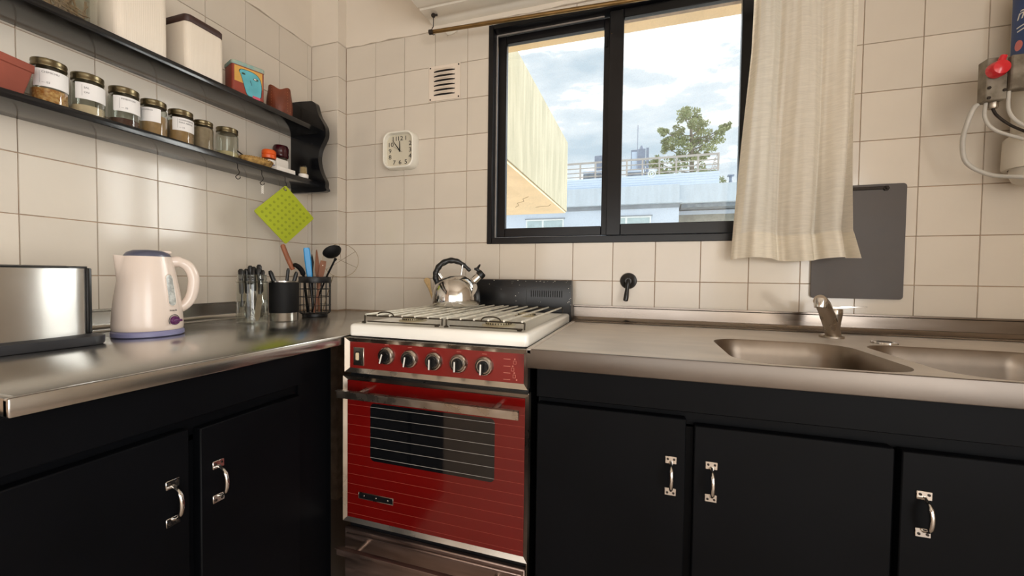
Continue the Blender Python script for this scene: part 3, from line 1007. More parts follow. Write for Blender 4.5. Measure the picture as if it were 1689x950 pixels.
# oven door
dr = obj('oven_door', bx(NB(), 0.390, 0.906, FS + 0.001, FS + 0.0118, 0.370, 0.763), M['enamel_black'], ck)
obj('door_trim', bevel_trim(NB(), 0.386, 0.911, 0.3665, 0.767, 0.0115, FS - 0.006, FS + 0.0005), M['trim'], dr)
wl = rr(0.4705, 0.8255, 0.5425, 0.6985, 0.012, 5)
bm = NB()
edges = []
for lp in ([(0.3965, 0.3775), (0.9005, 0.3775), (0.9005, 0.7555), (0.3965, 0.7555)], wl):
    vs = [bm.verts.new((x, FS - 0.0008, z)) for x, z in lp]
    edges += [bm.edges.new((a, b)) for a, b in zip(vs, vs[1:] + vs[:1])]
bmesh.ops.triangle_fill(bm, edges=edges, use_beauty=True, normal=(0, -1, 0))
obj('red_glass', bm, M['red'], dr, label='glossy red glass front')
obj('oven_window', prism(NB(), wl, FS - 0.0007, FS + 0.0005, 'y'), M['ovenglass'], dr, label='dark glass window with rounded corners')
for k in range(-1, 12):
    z = 0.688 - 0.0272 * k
    if z > 0.75:
        continue
    inside = 0.5425 < z < 0.6985
    if inside:
        obj('pinstripe', bx(NB(), 0.4705, 0.8255, FS - 0.0012, FS - 0.0007, z - 0.0005, z + 0.0005), M['pinstripe_dark'], dr)
        obj('pinstripe', bx(NB(), 0.3975, 0.4700, FS - 0.0012, FS - 0.0007, z - 0.0004, z + 0.0004), M['pinstripe'], dr)
        obj('pinstripe', bx(NB(), 0.8260, 0.9000, FS - 0.0012, FS - 0.0007, z - 0.0004, z + 0.0004), M['pinstripe'], dr)
    else:
        obj('pinstripe', bx(NB(), 0.3975, 0.9000, FS - 0.0012, FS - 0.0007, z - 0.0004, z + 0.0004), M['pinstripe'], dr)
obj('badge', rect_frame(NB(), 0.434, 0.543, 0.4345, 0.4525, 0.0015, 0.0015, 0.0015, 0.0015, FS - 0.0028, FS - 0.0008, 0.0003), M['chrome_dull'], dr)
obj('badge_plate', bx(NB(), 0.4355, 0.5415, FS - 0.002, FS - 0.0008, 0.436, 0.451), M['bakelite'], dr)
bm = NB()
for xx in (0.451, 0.489, 0.526):
    dd = lathe(NB(), [(0.0026, 0), (0.0018, 0.001)], 10)
    xf(dd, Matrix.Translation((xx, FS - 0.0019, 0.4435)) @ Matrix.Rotation(R(90), 4, 'X'))
    merge(bm, dd)
obj('badge_letters', bm, M['chrome_dull'], dr, kind='stuff')
def towel_bar(parent, zc, m):
    bm = NB()
    prism(bm, [(FS - 0.050, zc - 0.011), (FS - 0.044, zc - 0.011), (FS - 0.044, zc + 0.010), (FS - 0.056, zc + 0.010), (FS - 0.056, zc + 0.0075), (FS - 0.050, zc + 0.0075)], 0.4035, 0.8985, 'x')
    b = obj('handle_bar', bm, m, parent)
    for xx in (0.460, 0.836):
        bm = NB()
        tube(bm, [(xx, FS - 0.001, zc + 0.002), (xx, FS - 0.045, zc + 0.002)], [0.0065, 0.0055], 14)
        obj('standoff', bm, M['chrome_dull'], b)
towel_bar(dr, 0.731, M['chrome_dull'])
# warming drawer
dw = obj('drawer', bx(NB(), 0.388, 0.905, FS - 0.002, FS + 0.0118, 0.10, 0.346, 0.0025), M['drawer'], ck, label='brown tinted steel warming drawer')
obj('drawer_ledge', bx(NB(), 0.397, 0.898, FS - 0.007, FS - 0.002, 0.328, 0.336, 0.002), M['drawer'], dw)
towel_bar(dw, 0.314, M['drawer'])
obj('plinth', bx(NB(), 0.40, 0.90, FS + 0.03, -0.05, 0.0, 0.0595), M['darkgap'], ck)

# ================================================================= STOVETOP KETTLE
kd = math.atan2(0.436, 0.9)
sk = thing('stovetop_kettle', 'round stainless whistling kettle with black handle on the cooker\'s back grate', 'kettle', (0.504, -0.199, 0.9325), kd)
obj('body', lathe(NB(), [(0.070, 0.0), (0.084, 0.001), (0.0875, 0.006), (0.0885, 0.018), (0.088, 0.034), (0.0855, 0.052), (0.080, 0.070), (0.071, 0.086), (0.058, 0.099),
                         (0.042, 0.107), (0.040, 0.1085), (0.025, 0.112), (0.001, 0.114)], 56), M['chrome'], sk, local=True)
hp = spline([(-0.066, 0, 0.078), (-0.076, 0, 0.100), (-0.074, 0, 0.124), (-0.058, 0, 0.150), (-0.028, 0, 0.165), (0.004, 0, 0.162), (0.030, 0, 0.146), (0.050, 0, 0.128)], 6)
hr = [0.009 + 0.003 * math.sin(i * 1.3) * 0.35 + (0.0015 if i < 30 else -0.003 * (i - 30) / 12) for i in range(len(hp))]
hd = obj('handle', tube(NB(), hp, hr, 12), M['blackplastic'], sk, local=True)
bm = tube(NB(), [(-0.053, 0, 0.098), (-0.067, 0, 0.118)], 0.006, 12)
obj('bracket', bm, M['chrome'], hd, local=True)
bm = NB()
tube(bm, [(0.016, 0.006, 0.111), (0.022, 0.006, 0.150)], 0.003, 10)
tube(bm, [(0.016, -0.006, 0.111), (0.022, -0.006, 0.150)], 0.003, 10)
obj('bracket', bm, M['chrome'], hd, local=True)
sp = obj('spout', tube(NB(), [(0.052, -0.004, 0.078), (0.064, -0.005, 0.093), (0.085, -0.007, 0.112)], [0.019, 0.0165, 0.0145], 18), M['chrome'], sk, local=True)
bm = NB()
tube(bm, [(0.082, -0.007, 0.1095), (0.092, -0.0075, 0.119), (0.097, -0.0078, 0.1235)], [0.0165, 0.017, 0.013], 16)
tube(bm, [(0.080, -0.007, 0.128), (0.075, -0.007, 0.136), (0.064, -0.007, 0.136)], [0.007, 0.008, 0.004], 10)
tube(bm, [(0.074, -0.007, 0.134), (0.082, -0.007, 0.147), (0.086, -0.007, 0.153)], [0.0075, 0.0065, 0.003], 10, flat=0.7)
obj('whistle_cap', bm, M['blackplastic'], sp, local=True, label='black whistle cap and thumb lever')

o = thing('wooden_spatula', 'pale wooden paddle tip poking out behind the stovetop kettle', 'spatula', (0.352, -0.060, 0.882), quat=facing((0.352, -0.060, 0.882), (0.268, -0.012, 1.038)))
bm = NB()
rings(bm, [[(-w, -t, z), (w, -t, z), (w, t, z), (-w, t, z)] for w, t, z in ((0.004, 0.003, 0), (0.004, 0.003, 0.105), (0.006, 0.0025, 0.128), (0.0125, 0.002, 0.158), (0.0135, 0.002, 0.168), (0.004, 0.0015, 0.176))])
obj('blade', bm, M['toothwood'], o, local=True)

# ================================================================= WALL CLOCK
wc = thing('wall_clock', 'white square-round wall clock showing six minutes to twelve', 'clock', (0.145, 0, 1.583))
def sq(h, w, r, y, n=7):
    return [(x, y, z) for x, z in rr(-w, w, -h, h, r, n)]
bm = NB()
vv = rings(bm, [sq(0.078, 0.078, 0.034, 0), sq(0.080, 0.080, 0.036, -0.015), sq(0.079, 0.077, 0.036, -0.036), sq(0.077, 0.075, 0.036, -0.043), sq(0.073, 0.071, 0.034, -0.045),
               sq(0.0705, 0.0685, 0.033, -0.043), sq(0.068, 0.066, 0.032, -0.024)], False)
bm.faces.new(vv[0])
obj('case', bm, M['white_clock'], wc, local=True)
dl = obj('dial', prism(NB(), rr(-0.068, 0.068, -0.070, 0.070, 0.03, 6), -0.0245, -0.020, 'y'), M['dial'], wc, local=True)
spots = {12: (0, 0.051), 1: (0.029, 0.051), 2: (0.050, 0.027), 3: (0.050, 0.0), 4: (0.050, -0.027), 5: (0.029, -0.051), 6: (0, -0.051), 7: (-0.029, -0.051),
         8: (-0.050, -0.027), 9: (-0.050, 0.0), 10: (-0.047, 0.027), 11: (-0.027, 0.051)}
for k, (x, z) in spots.items():
    t = text_bm(str(k), 0.0265, 0.0003, 'CENTER')
    xf(t, Matrix.Translation((x, -0.0250, z)) @ Matrix.Rotation(R(90), 4, 'X') @ Matrix.Scale(1.15, 4, (1, 0, 0)))
    obj('numeral', t, M['blackink'], dl, local=True, smooth=0)
def hand(ang, l, back, w, y, m, name):
    bm = prism(NB(), [(-w, -back), (w, -back), (w * 0.55, l), (-w * 0.55, l)], y, y - 0.0008, 'y')
    xf(bm, Matrix.Rotation(R(ang), 4, 'Y'))
    return obj(name, bm, m, dl, local=True)
hand(-1, 0.040, 0.006, 0.0026, -0.0275, M['blackink'], 'hour_hand')
hand(-38, 0.055, 0.006, 0.0022, -0.029, M['blackink'], 'minute_hand')
hand(-60, 0.034, 0.016, 0.0006, -0.0305, M['blackink'], 'second_hand')

# ================================================================= VENT
vt = thing('air_vent', 'small cream painted louvred metal vent on the tiles above the clock', 'vent', (0.345, 0, 1.858))
obj('plate', bx(NB(), -0.074, 0.074, -0.0035, -0.0005, -0.073, 0.073, 0.001), M['ventpaint'], vt, local=True)
for k in range(6):
    z = 0.050 - 0.0195 * k
    bm = NB()
    lp = []
    for i in range(9):
        u = -0.050 + 0.1 * i / 8
        hgt = 0.011 * math.sin(PI * i / 8) ** 0.5 if 0 < i < 8 else 0.0003
        lp.append([(u, -0.0033, z + 0.0115), (u, -0.0033 - hgt * 0.7, z + 0.004), (u, -0.0033 - hgt, z), (u, -0.0033 - hgt * 0.85, z - 0.001), (u, -0.0033, z + 0.006)])
    rings(bm, lp)
    obj('louvre', bm, M['ventpaint'], vt, local=True)
    obj('slot', bx(NB(), -0.049, 0.049, -0.0042, -0.0030, z - 0.0045, z + 0.003), M['ventdark'], vt, local=True)
for x in (-0.066, 0.066):
    for z in (-0.066, 0.066):
        s = lathe(NB(), [(0.0035, 0), (0.003, 0.0015), (0.001, 0.002)], 10)
        xf(s, Matrix.Translation((x, -0.0034, z)) @ Matrix.Rotation(R(90), 4, 'X'))
        obj('screw', s, M['rust'], vt, local=True)

# ================================================================= WALL TAP, BOARD, SINK TAP
tp = thing('wall_valve', 'black round wall valve with drooping lever above the right worktop', 'valve', (1.108, 0, 1.031))
rx90 = Matrix.Rotation(R(90), 4, 'X')
bm = lathe(NB(), [(0.030, 0.0), (0.030, 0.004), (0.027, 0.009), (0.018, 0.012), (0.013, 0.016), (0.013, 0.024), (0.011, 0.027), (0.001, 0.028)], 36)
obj('rosette', xf(bm, rx90), M['bakelite'], tp, local=True)
bm = tube(NB(), spline([(0.0, -0.020, 0.006), (-0.001, -0.028, -0.008), (-0.003, -0.030, -0.030), (-0.006, -0.034, -0.058), (-0.008, -0.036, -0.074)], 5),
          [0.0075] * 6 + [0.007] * 5 + [0.0075, 0.008, 0.0085, 0.009, 0.009, 0.009, 0.009, 0.009, 0.0085, 0.004], 12)
obj('lever', bm, M['bakelite'], tp, local=True)
obj('cap_screw', xf(lathe(NB(), [(0.003, 0.026), (0.003, 0.0285), (0.001, 0.029)], 10), rx90), M['chrome_dull'], tp, local=True)

bd = thing('metal_sheet', 'dark grey metal sheet hung flat on the tiles behind the curtain', 'metal sheet', (1.80, -0.004, 1.165))
bm = prism(NB(), rr(-0.122, 0.119, -0.180, 0.177, 0.010, 4), -0.0055, -0.0025, 'y')
obj('sheet', bm, M['board'], bd, local=True)
bm = NB()
bx(bm, -0.03, 0.062, -0.0092, -0.0056, 0.160, 0.170, 0.001)
obj('hanging_bar', bm, M['rust'], bd, local=True)
obj('bolt', xf(lathe(NB(), [(0.008, 0), (0.008, 0.006), (0.004, 0.007), (0.004, 0.012), (0.001, 0.0125)], 6), Matrix.Translation((0.066, -0.0056, 0.163)) @ rx90), M['rust'], bd, local=True)

fc = thing('sink_tap', 'chrome mixer tap with slanted spout on the steel sink worktop', 'tap', (1.683, -0.158, ZC))
obj('flange', lathe(NB(), [(0.030, 0.0003), (0.030, 0.005), (0.026, 0.008), (0.022, 0.009), (0.001, 0.009)], 32), M['chrome_dull'], fc, local=True)
obj('body', lathe(NB(), [(0.017, 0.006), (0.0165, 0.03), (0.018, 0.046), (0.021, 0.066), (0.0215, 0.081), (0.0205, 0.083), (0.001, 0.0835)], 28, 0.008, 0.012), M['chrome_dull'], fc, local=True)
bm = tube(NB(), spline([(0.004, 0.0, 0.006), (-0.010, -0.022, 0.034), (-0.036, -0.060, 0.075), (-0.058, -0.090, 0.104), (-0.070, -0.108, 0.112)], 5),
          [0.019] * 5 + [0.0185] * 5 + [0.0175] * 5 + [0.016] * 5 + [0.0150], 18)
s_ = obj('spout', bm, M['chrome_dull'], fc, local=True)
bm = tube(NB(), [(-0.064, -0.099, 0.113), (-0.066, -0.102, 0.104), (-0.067, -0.104, 0.092)], [0.0155, 0.0155, 0.0140], 20)
obj('aerator', bm, M['chrome'], s_, local=True)
bm = NB()
rings(bm, [[(x, y - w, z), (x, y + w, z), (x, y + w, z + t), (x, y - w, z + t)] for x, y, z, w, t in
           ((-0.018, 0.012, 0.0835, 0.010, 0.007), (0.008, 0.012, 0.0838, 0.016, 0.006), (0.03, 0.010, 0.087, 0.013, 0.004), (0.065, 0.006, 0.0895, 0.008, 0.003), (0.082, 0.004, 0.090, 0.005, 0.003))])
obj('lever', bm, M['chrome'], fc, local=True)

# ================================================================= WATER FILTER ON THE RIGHT
wf = thing('water_filter', 'wall-hung white water filter cylinder with blue sticker and red knob', 'water filter', (2.163, -0.078, 1.30))
FX, FYC, FR = 2.163, -0.078, 0.055
obj('cylinder', lathe(NB(), [(0.03, 1.31), (0.042, 1.318), (FR - 0.006, 1.335), (FR - 0.006, 1.62), (FR, 1.628), (FR, 1.84), (FR - 0.012, 1.86), (0.001, 1.865)], 40, FX, FYC), M['filterwhite'], wf)
obj('collar', lathe(NB(), [(FR - 0.004, 1.352), (FR + 0.007, 1.352), (FR + 0.009, 1.36), (FR + 0.007, 1.434), (FR + 0.003, 1.44), (FR - 0.004, 1.44)], 40, FX, FYC, ends=False), M['filterwhite'], wf)
a0, a1 = R(160), R(330)
bm = NB()
n = 28
lo = [(FX + (FR + 0.0006) * math.cos(a0 + (a1 - a0) * i / n), FYC + (FR + 0.0006) * math.sin(a0 + (a1 - a0) * i / n)) for i in range(n + 1)]
va = [bm.verts.new((x, y, 1.652)) for x, y in lo]
vb = [bm.verts.new((x, y, 1.838)) for x, y in lo]
for i in range(n):
    bm.faces.new((va[i], va[i + 1], vb[i + 1], vb[i]))
st = obj('sticker', bm, M['filterblue'], wf)
def on_cyl(body, size, ang, z, m, shear=0.3):
    t = wrap(text_bm(body, size, 0.0003, 'LEFT', shear), FR + 0.0008, ang, z)
    xf(t, Matrix.Translation((FX, FYC, 0)))
    return obj('lettering', t, m, st, smooth=0)
on_cyl('\u00f1o c', 0.036, R(181), 1.760, M['whitemark'])
bm = NB()
for z, a in ((1.728, 184), (1.718, 186)):
    bxs = [(FX + (FR + 0.0009) * math.cos(R(a + i * 4)), FYC + (FR + 0.0009) * math.sin(R(a + i * 4)), z + 0.0006 * i) for i in range(16)]
    tube(bm, bxs, 0.0016, 6)
obj('small_print', bm, M['whitemark'], st, kind='stuff')
for a in (190, 213, 236):
    bm = NB()
    lathe(bm, [(0.0095, 0), (0.0095, 0.0006), (0.001, 0.0006)], 20)
    xf(bm, Matrix.Diagonal((1, 1.45, 1, 1)))
    for v in bm.verts:
        aa = R(a) + v.co.x / FR
        v.co = Vector((FX + (FR + 0.0008 + v.co.z) * math.cos(aa), FYC + (FR + 0.0008 + v.co.z) * math.sin(aa), 1.680 + v.co.y))
    obj('printed_spot', bm, M['stickerpink'], st)
# valve block with the red knob, in front of the cylinder and to its left
vb_ = obj('valve_block', bx(NB(), 2.008, 2.050, -0.150, -0.118, 1.520, 1.630, 0.002), M['castgrey'], wf)
obj('bracket_block', bx(NB(), 2.0505, 2.165, -0.160, -0.135, 1.540, 1.628, 0.003), M['castgrey'], wf)
for x, z in ((2.013, 1.526), (2.044, 1.543), (2.013, 1.552)):
    b = lathe(NB(), [(0.004, 0), (0.004, 0.003), (0.001, 0.0035)], 6)
    xf(b, Matrix.Translation((x, -0.150, z)) @ rx90)
    obj('bolt', b, M['rust'], vb_)
bm = lathe(NB(), [(0.016, 0), (0.0205, 0.004), (0.0205, 0.017), (0.017, 0.026), (0.010, 0.029), (0.001, 0.030)], 28)
xf(bm, Matrix.Translation((2.022, -0.150, 1.594)) @ rx90)
tube(bm, [(2.028, -0.158, 1.610), (2.034, -0.160, 1.628)], [0.0085, 0.007], 10)
obj('knob', bm, M['redknob'], wf, label='glossy red plastic knob')
bm = NB()
lathe(bm, [(0.009, 1.504), (0.011, 1.508), (0.011, 1.5195)], 16, 2.036, -0.128)
obj('fitting', bm, M['chrome_dull'], wf)
bm = tube(NB(), spline([(2.006, -0.125, 1.519), (1.998, -0.126, 1.51), (1.990, -0.12, 1.475), (1.993, -0.10, 1.43), (2.012, -0.085, 1.375), (2.055, -0.10, 1.335), (2.10, -0.145, 1.315), (2.16, -0.15, 1.30), (2.25, -0.10, 1.29)], 6), 0.0055, 12)
obj('hose', bm, M['tubegrey'], wf, label='long grey hose looping under the filter')
for pts in ([(2.020, -0.13, 1.520), (2.020, -0.13, 1.48), (2.040, -0.134, 1.445), (2.105, -0.122, 1.42)],
            [(2.056, -0.145, 1.540), (2.058, -0.145, 1.49), (2.078, -0.148, 1.455), (2.135, -0.134, 1.43)]):
    obj('tube', tube(NB(), spline(pts, 6), 0.0042, 10), M['tubegrey'], wf)
obj('tube', tube(NB(), spline([(2.036, -0.128, 1.505), (2.044, -0.13, 1.485), (2.07, -0.134, 1.455), (2.12, -0.124, 1.43)], 6), 0.0032, 10), M['rust'], wf, label='thin dark tube')

# ================================================================= WALL SHELF
SF = -0.148            # front edge of the boards
sh = thing('wall_shelf', 'long black two-tier wall shelf with a scalloped end board', 'shelf', (XL, -0.8, 1.41))
for z0, z1 in ((1.411, 1.431), (1.634, 1.654)):
    obj('shelf_board', bx(NB(), XL + 0.0005, SF, -1.75, -0.1725, z0, z1, 0.0025, 2), M['shelfpaint'], sh)
prof = spline([(a, b, 0) for a, b in ((XL + 0.0005, 1.392), (-0.128, 1.390), (-0.121, 1.41), (-0.121, 1.432), (-0.134, 1.455), (-0.147, 1.483), (-0.156, 1.52), (-0.155, 1.545), (-0.147, 1.572), (-0.128, 1.603),
               (-0.119, 1.622), (-0.119, 1.652), (-0.130, 1.675), (-0.152, 1.708), (-0.163, 1.735), (-0.172, 1.762), (-0.190, 1.774), (-0.210, 1.776), (-0.26, 1.780), (XL + 0.0005, 1.78))], 4)
prof = [(v[0], v[1]) for v in prof]
obj('end_board', prism(NB(), prof, -0.172, -0.150, 'y'), M['shelfpaint'], sh)
bm = prism(NB(), prof, -1.775, -1.751, 'y')
obj('end_board', bm, M['shelfpaint'], sh)
for hx, hy in ((-0.160, -0.527), (-0.160, -0.435), (-0.160, -0.335)):
    bm = tube(NB(), spline([(hx, hy, 1.4115), (hx, hy, 1.398), (hx, hy + 0.006, 1.388), (hx, hy + 0.002, 1.378), (hx, hy - 0.007, 1.369), (hx, hy - 0.001, 1.362), (hx, hy + 0.008, 1.366), (hx, hy + 0.009, 1.372)], 4), 0.0013, 8)
    obj('cup_hook', bm, M['rust'], sh)

# ---- lime potholder on the third hook
qz = R(74)
ph = thing('potholder', 'lime green silicone potholder hanging by one corner from the shelf hook', 'potholder', (-0.160, -0.334, 1.3665), qz)
hd_ = 0.113
cen = Matrix.Translation((0, 0, -hd_ + 0.012)) @ Matrix.Rotation(R(45), 4, 'Y')
s_ = hd_ / math.sqrt(2)
loop = rr(-s_, s_, -s_, s_, 0.006, 3)
bm = NB()
hl = [(s_ - 0.0125 + 0.0045 * math.cos(2 * PI * i / 12), s_ - 0.0125 + 0.0045 * math.sin(2 * PI * i / 12)) for i in range(12)]
hl = [(-x, y) for x, y in hl]
edges = []
for lp in (loop, hl):
    vs = [bm.verts.new((x, -0.002, z)) for x, z in lp]
    edges += [bm.edges.new((a, b)) for a, b in zip(vs, vs[1:] + vs[:1])]
bmesh.ops.triangle_fill(bm, edges=edges, use_beauty=True, normal=(0, -1, 0))
ex = bmesh.ops.extrude_face_region(bm, geom=bm.faces[:])
bmesh.ops.translate(bm, verts=[v for v in ex['geom'] if isinstance(v, bmesh.types.BMVert)], vec=(0, 0.004, 0))
# turn so that the pierced corner points up
rot = Matrix.Translation((0, 0, -hd_ + 0.016)) @ Matrix.Rotation(R(45), 4, 'Y')
xf(bm, rot)
pad = obj('pad', bm, M['lime'], ph, local=True)
bm = NB()
for i in range(7):
    for j in range(7):
        if i == 0 and j == 6:
            continue
        d_ = lathe(NB(), [(0.0052, 0), (0.0045, 0.0008), (0.002, 0.0005), (0.001, 0.0005)], 10)
        xf(d_, Matrix.Translation(((i - 3) * 0.0200, -0.002, (j - 3) * 0.0200)) @ rx90)
        merge(bm, d_)
xf(bm, rot)
obj('dimples', bm, M['lime_dark'], pad, local=True, kind='stuff')

# ---- twisted cord on the middle hook
bm = NB()
for s0 in (0, PI):
    tube(bm, [(-0.160 + 0.0028 * math.cos(s0 + i * 0.55), -0.433 + 0.0028 * math.sin(s0 + i * 0.55), 1.362 - i * 0.0012) for i in range(26)], 0.0018, 6)
tag(obj('cord', bm, M['whitecard']), 'short twisted white cord hanging from the middle shelf hook', 'cord')

# ---- spice jars, lower board
def face_cam(x, y):
    return math.atan2(CY - y, CX - x) + PI / 2            # local -Y looks into the room
def spice_jar(y, r, h, fill_m, fill_h, label, lines=None, lab=(-52, 78), x=-0.235):
    j = thing('spice_jar', label, 'jar', (x, y, 1.4315), face_cam(x, y), 'spice jars on the lower shelf')
    obj('glass', lathe(NB(), [(0.002, 0.0006), (r - 0.004, 0.0006), (r, 0.005), (r, h * 0.74), (r - 0.002, h * 0.80), (r - 0.0045, h * 0.85), (r - 0.0045, h * 0.97)], 36, ends=False), M['clear'], j, local=True)
    obj('contents', lathe(NB(), [(0.002, 0.002), (r - 0.005, 0.002), (r - 0.0015, 0.007), (r - 0.0015, fill_h), (r - 0.008, fill_h + 0.002), (0.001, fill_h + 0.001)], 28), fill_m, j, local=True)
    rl = r - 0.0015
    ld = obj('lid', lathe(NB(), [(rl - 0.002, h * 0.845), (rl, h * 0.85), (rl + 0.0005, h * 0.88), (rl - 0.0007, h * 0.91), (rl + 0.0005, h * 0.94), (rl, h * 0.985), (rl - 0.003, h), (rl - 0.006, h - 0.001), (0.001, h - 0.001)], 36), M['lid'], j, local=True)
    if lines:
        bm = NB()
        a0, a1 = R(-90 + lab[0]), R(-90 + lab[1])
        n = 20
        lo = [(math.cos(a0 + (a1 - a0) * i / n) * (r + 0.0005), math.sin(a0 + (a1 - a0) * i / n) * (r + 0.0005)) for i in range(n + 1)]
        va = [bm.verts.new((px, py, h * 0.42)) for px, py in lo]
        vb = [bm.verts.new((px, py, h * 0.765)) for px, py in lo]
        for i in range(n):
            bm.faces.new((va[i], va[i + 1], vb[i + 1], vb[i]))
        lb = obj('paper_label', bm, M['paper'], j, local=True)
        at = R(-90 + lab[0] + 30)
        for k, (body, dz) in enumerate(lines):
            t = wrap(text_bm(body, 0.0062, 0.0001), r + 0.0008, at, h * dz)
            obj('lettering', t, M['greyink'], lb, local=True, smooth=0)
        ln = bx(NB(), -0.00018, 0.00018, -0.014, 0.014, 0, 0.0002)
        obj('printed_line', wrap(ln, r + 0.0007, at - 0.10, h * 0.60), M['greyink'], lb, local=True)
    return j
spice_jar(-0.951, 0.0320, 0.1195, M['flakes'], 0.047, 'jar of orange chilli flakes, first jar beside the terracotta pot', [('CHIMICHU', 0.70), ('\u2014 02', 0.50)])
spice_jar(-0.879, 0.0325, 0.1195, M['salt'], 0.036, 'jar labelled SAL, part filled with pale salt', [('SAL', 0.66), ('ON', 0.56)], (-42, 82))
spice_jar(-0.801, 0.0330, 0.1190, M['cocoa'], 0.032, 'labelled jar with a little dark brown spice at the bottom', [('PIMENTON', 0.70), ('\u2014 23', 0.50)], (-40, 80))
spice_jar(-0.729, 0.0310, 0.1155, M['tan'], 0.070, 'jar with a label on its left half, between the dark and light brown spices', [('COMINO', 0.70)], (-80, 30))
spice_jar(-0.655, 0.0325, 0.1150, M['tan'], 0.080, 'jar of tan spice with three lines of print on its label', [('CONDIMENTO', 0.70), ('PARA ARROZ', 0.63), ('\u2014 14', 0.50)], (-38, 80))
spice_jar(-0.587, 0.0280, 0.1085, M['greytan'], 0.085, 'smaller unlabelled jar of grey tan powder')
spice_jar(-0.506, 0.0335, 0.1135, M['sand'], 0.030, 'last unlabelled jar in the row, pale and nearly empty')

# ---- terracotta planter at the left end of the lower board
tc_ = thing('terracotta_pot', 'square terracotta pot at the left end of the lower shelf', 'pot', (-0.226, -1.062, 1.4315), R(18))
def sqr(h, r, z):
    return [(x, y, z) for x, y in rr(-h, h, -h, h, r, 3)]
bm = NB()
vv = rings(bm, [sqr(0.040, 0.006, 0.0005), sqr(0.042, 0.006, 0.004), sqr(0.053, 0.006, 0.064), sqr(0.0555, 0.006, 0.066), sqr(0.056, 0.006, 0.082), sqr(0.054, 0.005, 0.083), sqr(0.048, 0.004, 0.081), sqr(0.040, 0.004, 0.012)], False)
bm.faces.new(vv[-1]); bm.faces.new(list(reversed(vv[0])))
obj('bowl', bm, M['terracotta'], tc_, local=True)

# ---- upper board
ZU = 1.6545
gj = thing('glass_jar', 'large clear glass jar of dry twigs on the upper shelf', 'jar', (-0.238, -0.920, ZU))
obj('glass', lathe(NB(), [(0.002, 0.0006), (0.052, 0.0006), (0.058, 0.006), (0.059, 0.12), (0.057, 0.15), (0.048, 0.165), (0.048, 0.18)], 40, ends=False), M['clear'], gj, local=True)
bm = NB()
for k in range(46):
    a, b = rnd.uniform(0, 2 * PI), rnd.uniform(0, 2 * PI)
    r1, r2 = 0.05 * math.sqrt(rnd.random()), 0.05 * math.sqrt(rnd.random())
    z1, z2 = 0.006 + 0.05 * rnd.random() ** 2, 0.02 + 0.10 * rnd.random()
    mid = (0.5 * (r1 * math.cos(a) + r2 * math.cos(b)) + rnd.uniform(-.006, .006), 0.5 * (r1 * math.sin(a) + r2 * math.sin(b)) + rnd.uniform(-.006, .006), (z1 + z2) / 2)
    tube(bm, spline([(r1 * math.cos(a), r1 * math.sin(a), z1), mid, (r2 * math.cos(b), r2 * math.sin(b), z2)], 3), rnd.uniform(0.0014, 0.0028), 5)
obj('twigs', bm, M['twig'], gj, local=True, kind='stuff')

def canister(y0, y1, h, lid_h, label):
    w = (y1 - y0) / 2
    c = thing('canister', label, 'canister', (-0.168 - 0.060, (y0 + y1) / 2, ZU), 0, 'cream canisters on the upper shelf')
    loops = []
    base = rr(-0.060, 0.060, -w, w, 0.016, 6)
    n = 30
    # finely ribbed sides: resample the outline and push every other point in
    P = [Vector((x, y, 0)) for x, y in base]
    L = [0]
    for a, b in zip(P, P[1:] + P[:1]):
        L.append(L[-1] + (b - a).length)
    tot = L[-1]
    out = []
    m = 420
    for i in range(m):
        t = tot * i / m
        k = max(q for q in range(len(P)) if L[q] <= t + 1e-9)
        a, b = P[k], P[(k + 1) % len(P)]
        p = a.lerp(b, (t - L[k]) / max(L[k + 1] - L[k], 1e-9))
        d = (b - a).normalized()
        nrm = Vector((d.y, -d.x, 0))
        out.append(p - nrm * (0.0004 if (i // 2) % 2 else 0))
    def ring(sc, z):
        return [(p.x * sc, p.y * sc, z) for p in out]
    bm = NB()
    rings(bm, [ring(0.93, 0.0006), ring(0.985, 0.004), ring(1, 0.010), ring(1, h - 0.008), ring(0.985, h - 0.002), ring(0.96, h)])
    obj('body', bm, M['canister'], c, local=True, smooth=50)
    bm = NB()
    def lr(d, z):
        return [(x, y, z) for x, y in rr(-0.060 + d, 0.060 - d, -w + d, w - d, 0.016, 6)]
    rings(bm, [lr(0.0015, h + 0.0003), lr(0.0, h + 0.003), lr(0.0, h + lid_h - 0.004), lr(0.003, h + lid_h)])
    obj('lid', bm, M['wenge'], c, local=True, label='dark brown wooden lid')
    return c
canister(-0.852, -0.728, 0.185, 0.022, 'taller cream ribbed canister with dark lid beside the twig jar')
canister(-0.680, -0.563, 0.152, 0.022, 'shorter cream ribbed canister with dark lid beside the painted tin')

tn = thing('painted_tin', 'small tin painted with a turquoise face on ochre and red', 'tin', (-0.196, -0.4705, ZU), R(-20))
TW, TD, TH = 0.050, 0.036, 0.104
bm = prism(NB(), [(x, y) for x, y in rr(-TD, TD, -TW, TW, 0.008, 4)], 0.0005, TH, 'z')
obj('body', bm, M['tinred'], tn, local=True)
lidb = NB()
rings(lidb, [[(x, y, z) for x, y in rr(-TD - d, TD + d, -TW - d, TW + d, 0.009, 4)] for d, z in ((0.001, TH - 0.004), (0.0018, TH - 0.002), (0.0018, TH + 0.008), (0.0, TH + 0.010))])
obj('lid', lidb, M['tinlid'], tn, local=True)
def decal(name, poly, depth, m):
    bm = NB()
    prism(bm, [(p[0], p[1]) for p in poly], TD + 0.0001, TD + 0.0002 + depth, 'x')
    return obj(name, bm, m, tn, local=True)
decal('painted_ground', [(-0.043, 0.045), (0.043, 0.040), (0.043, 0.097), (-0.043, 0.097)], 0.0002, M['tinyellow'])
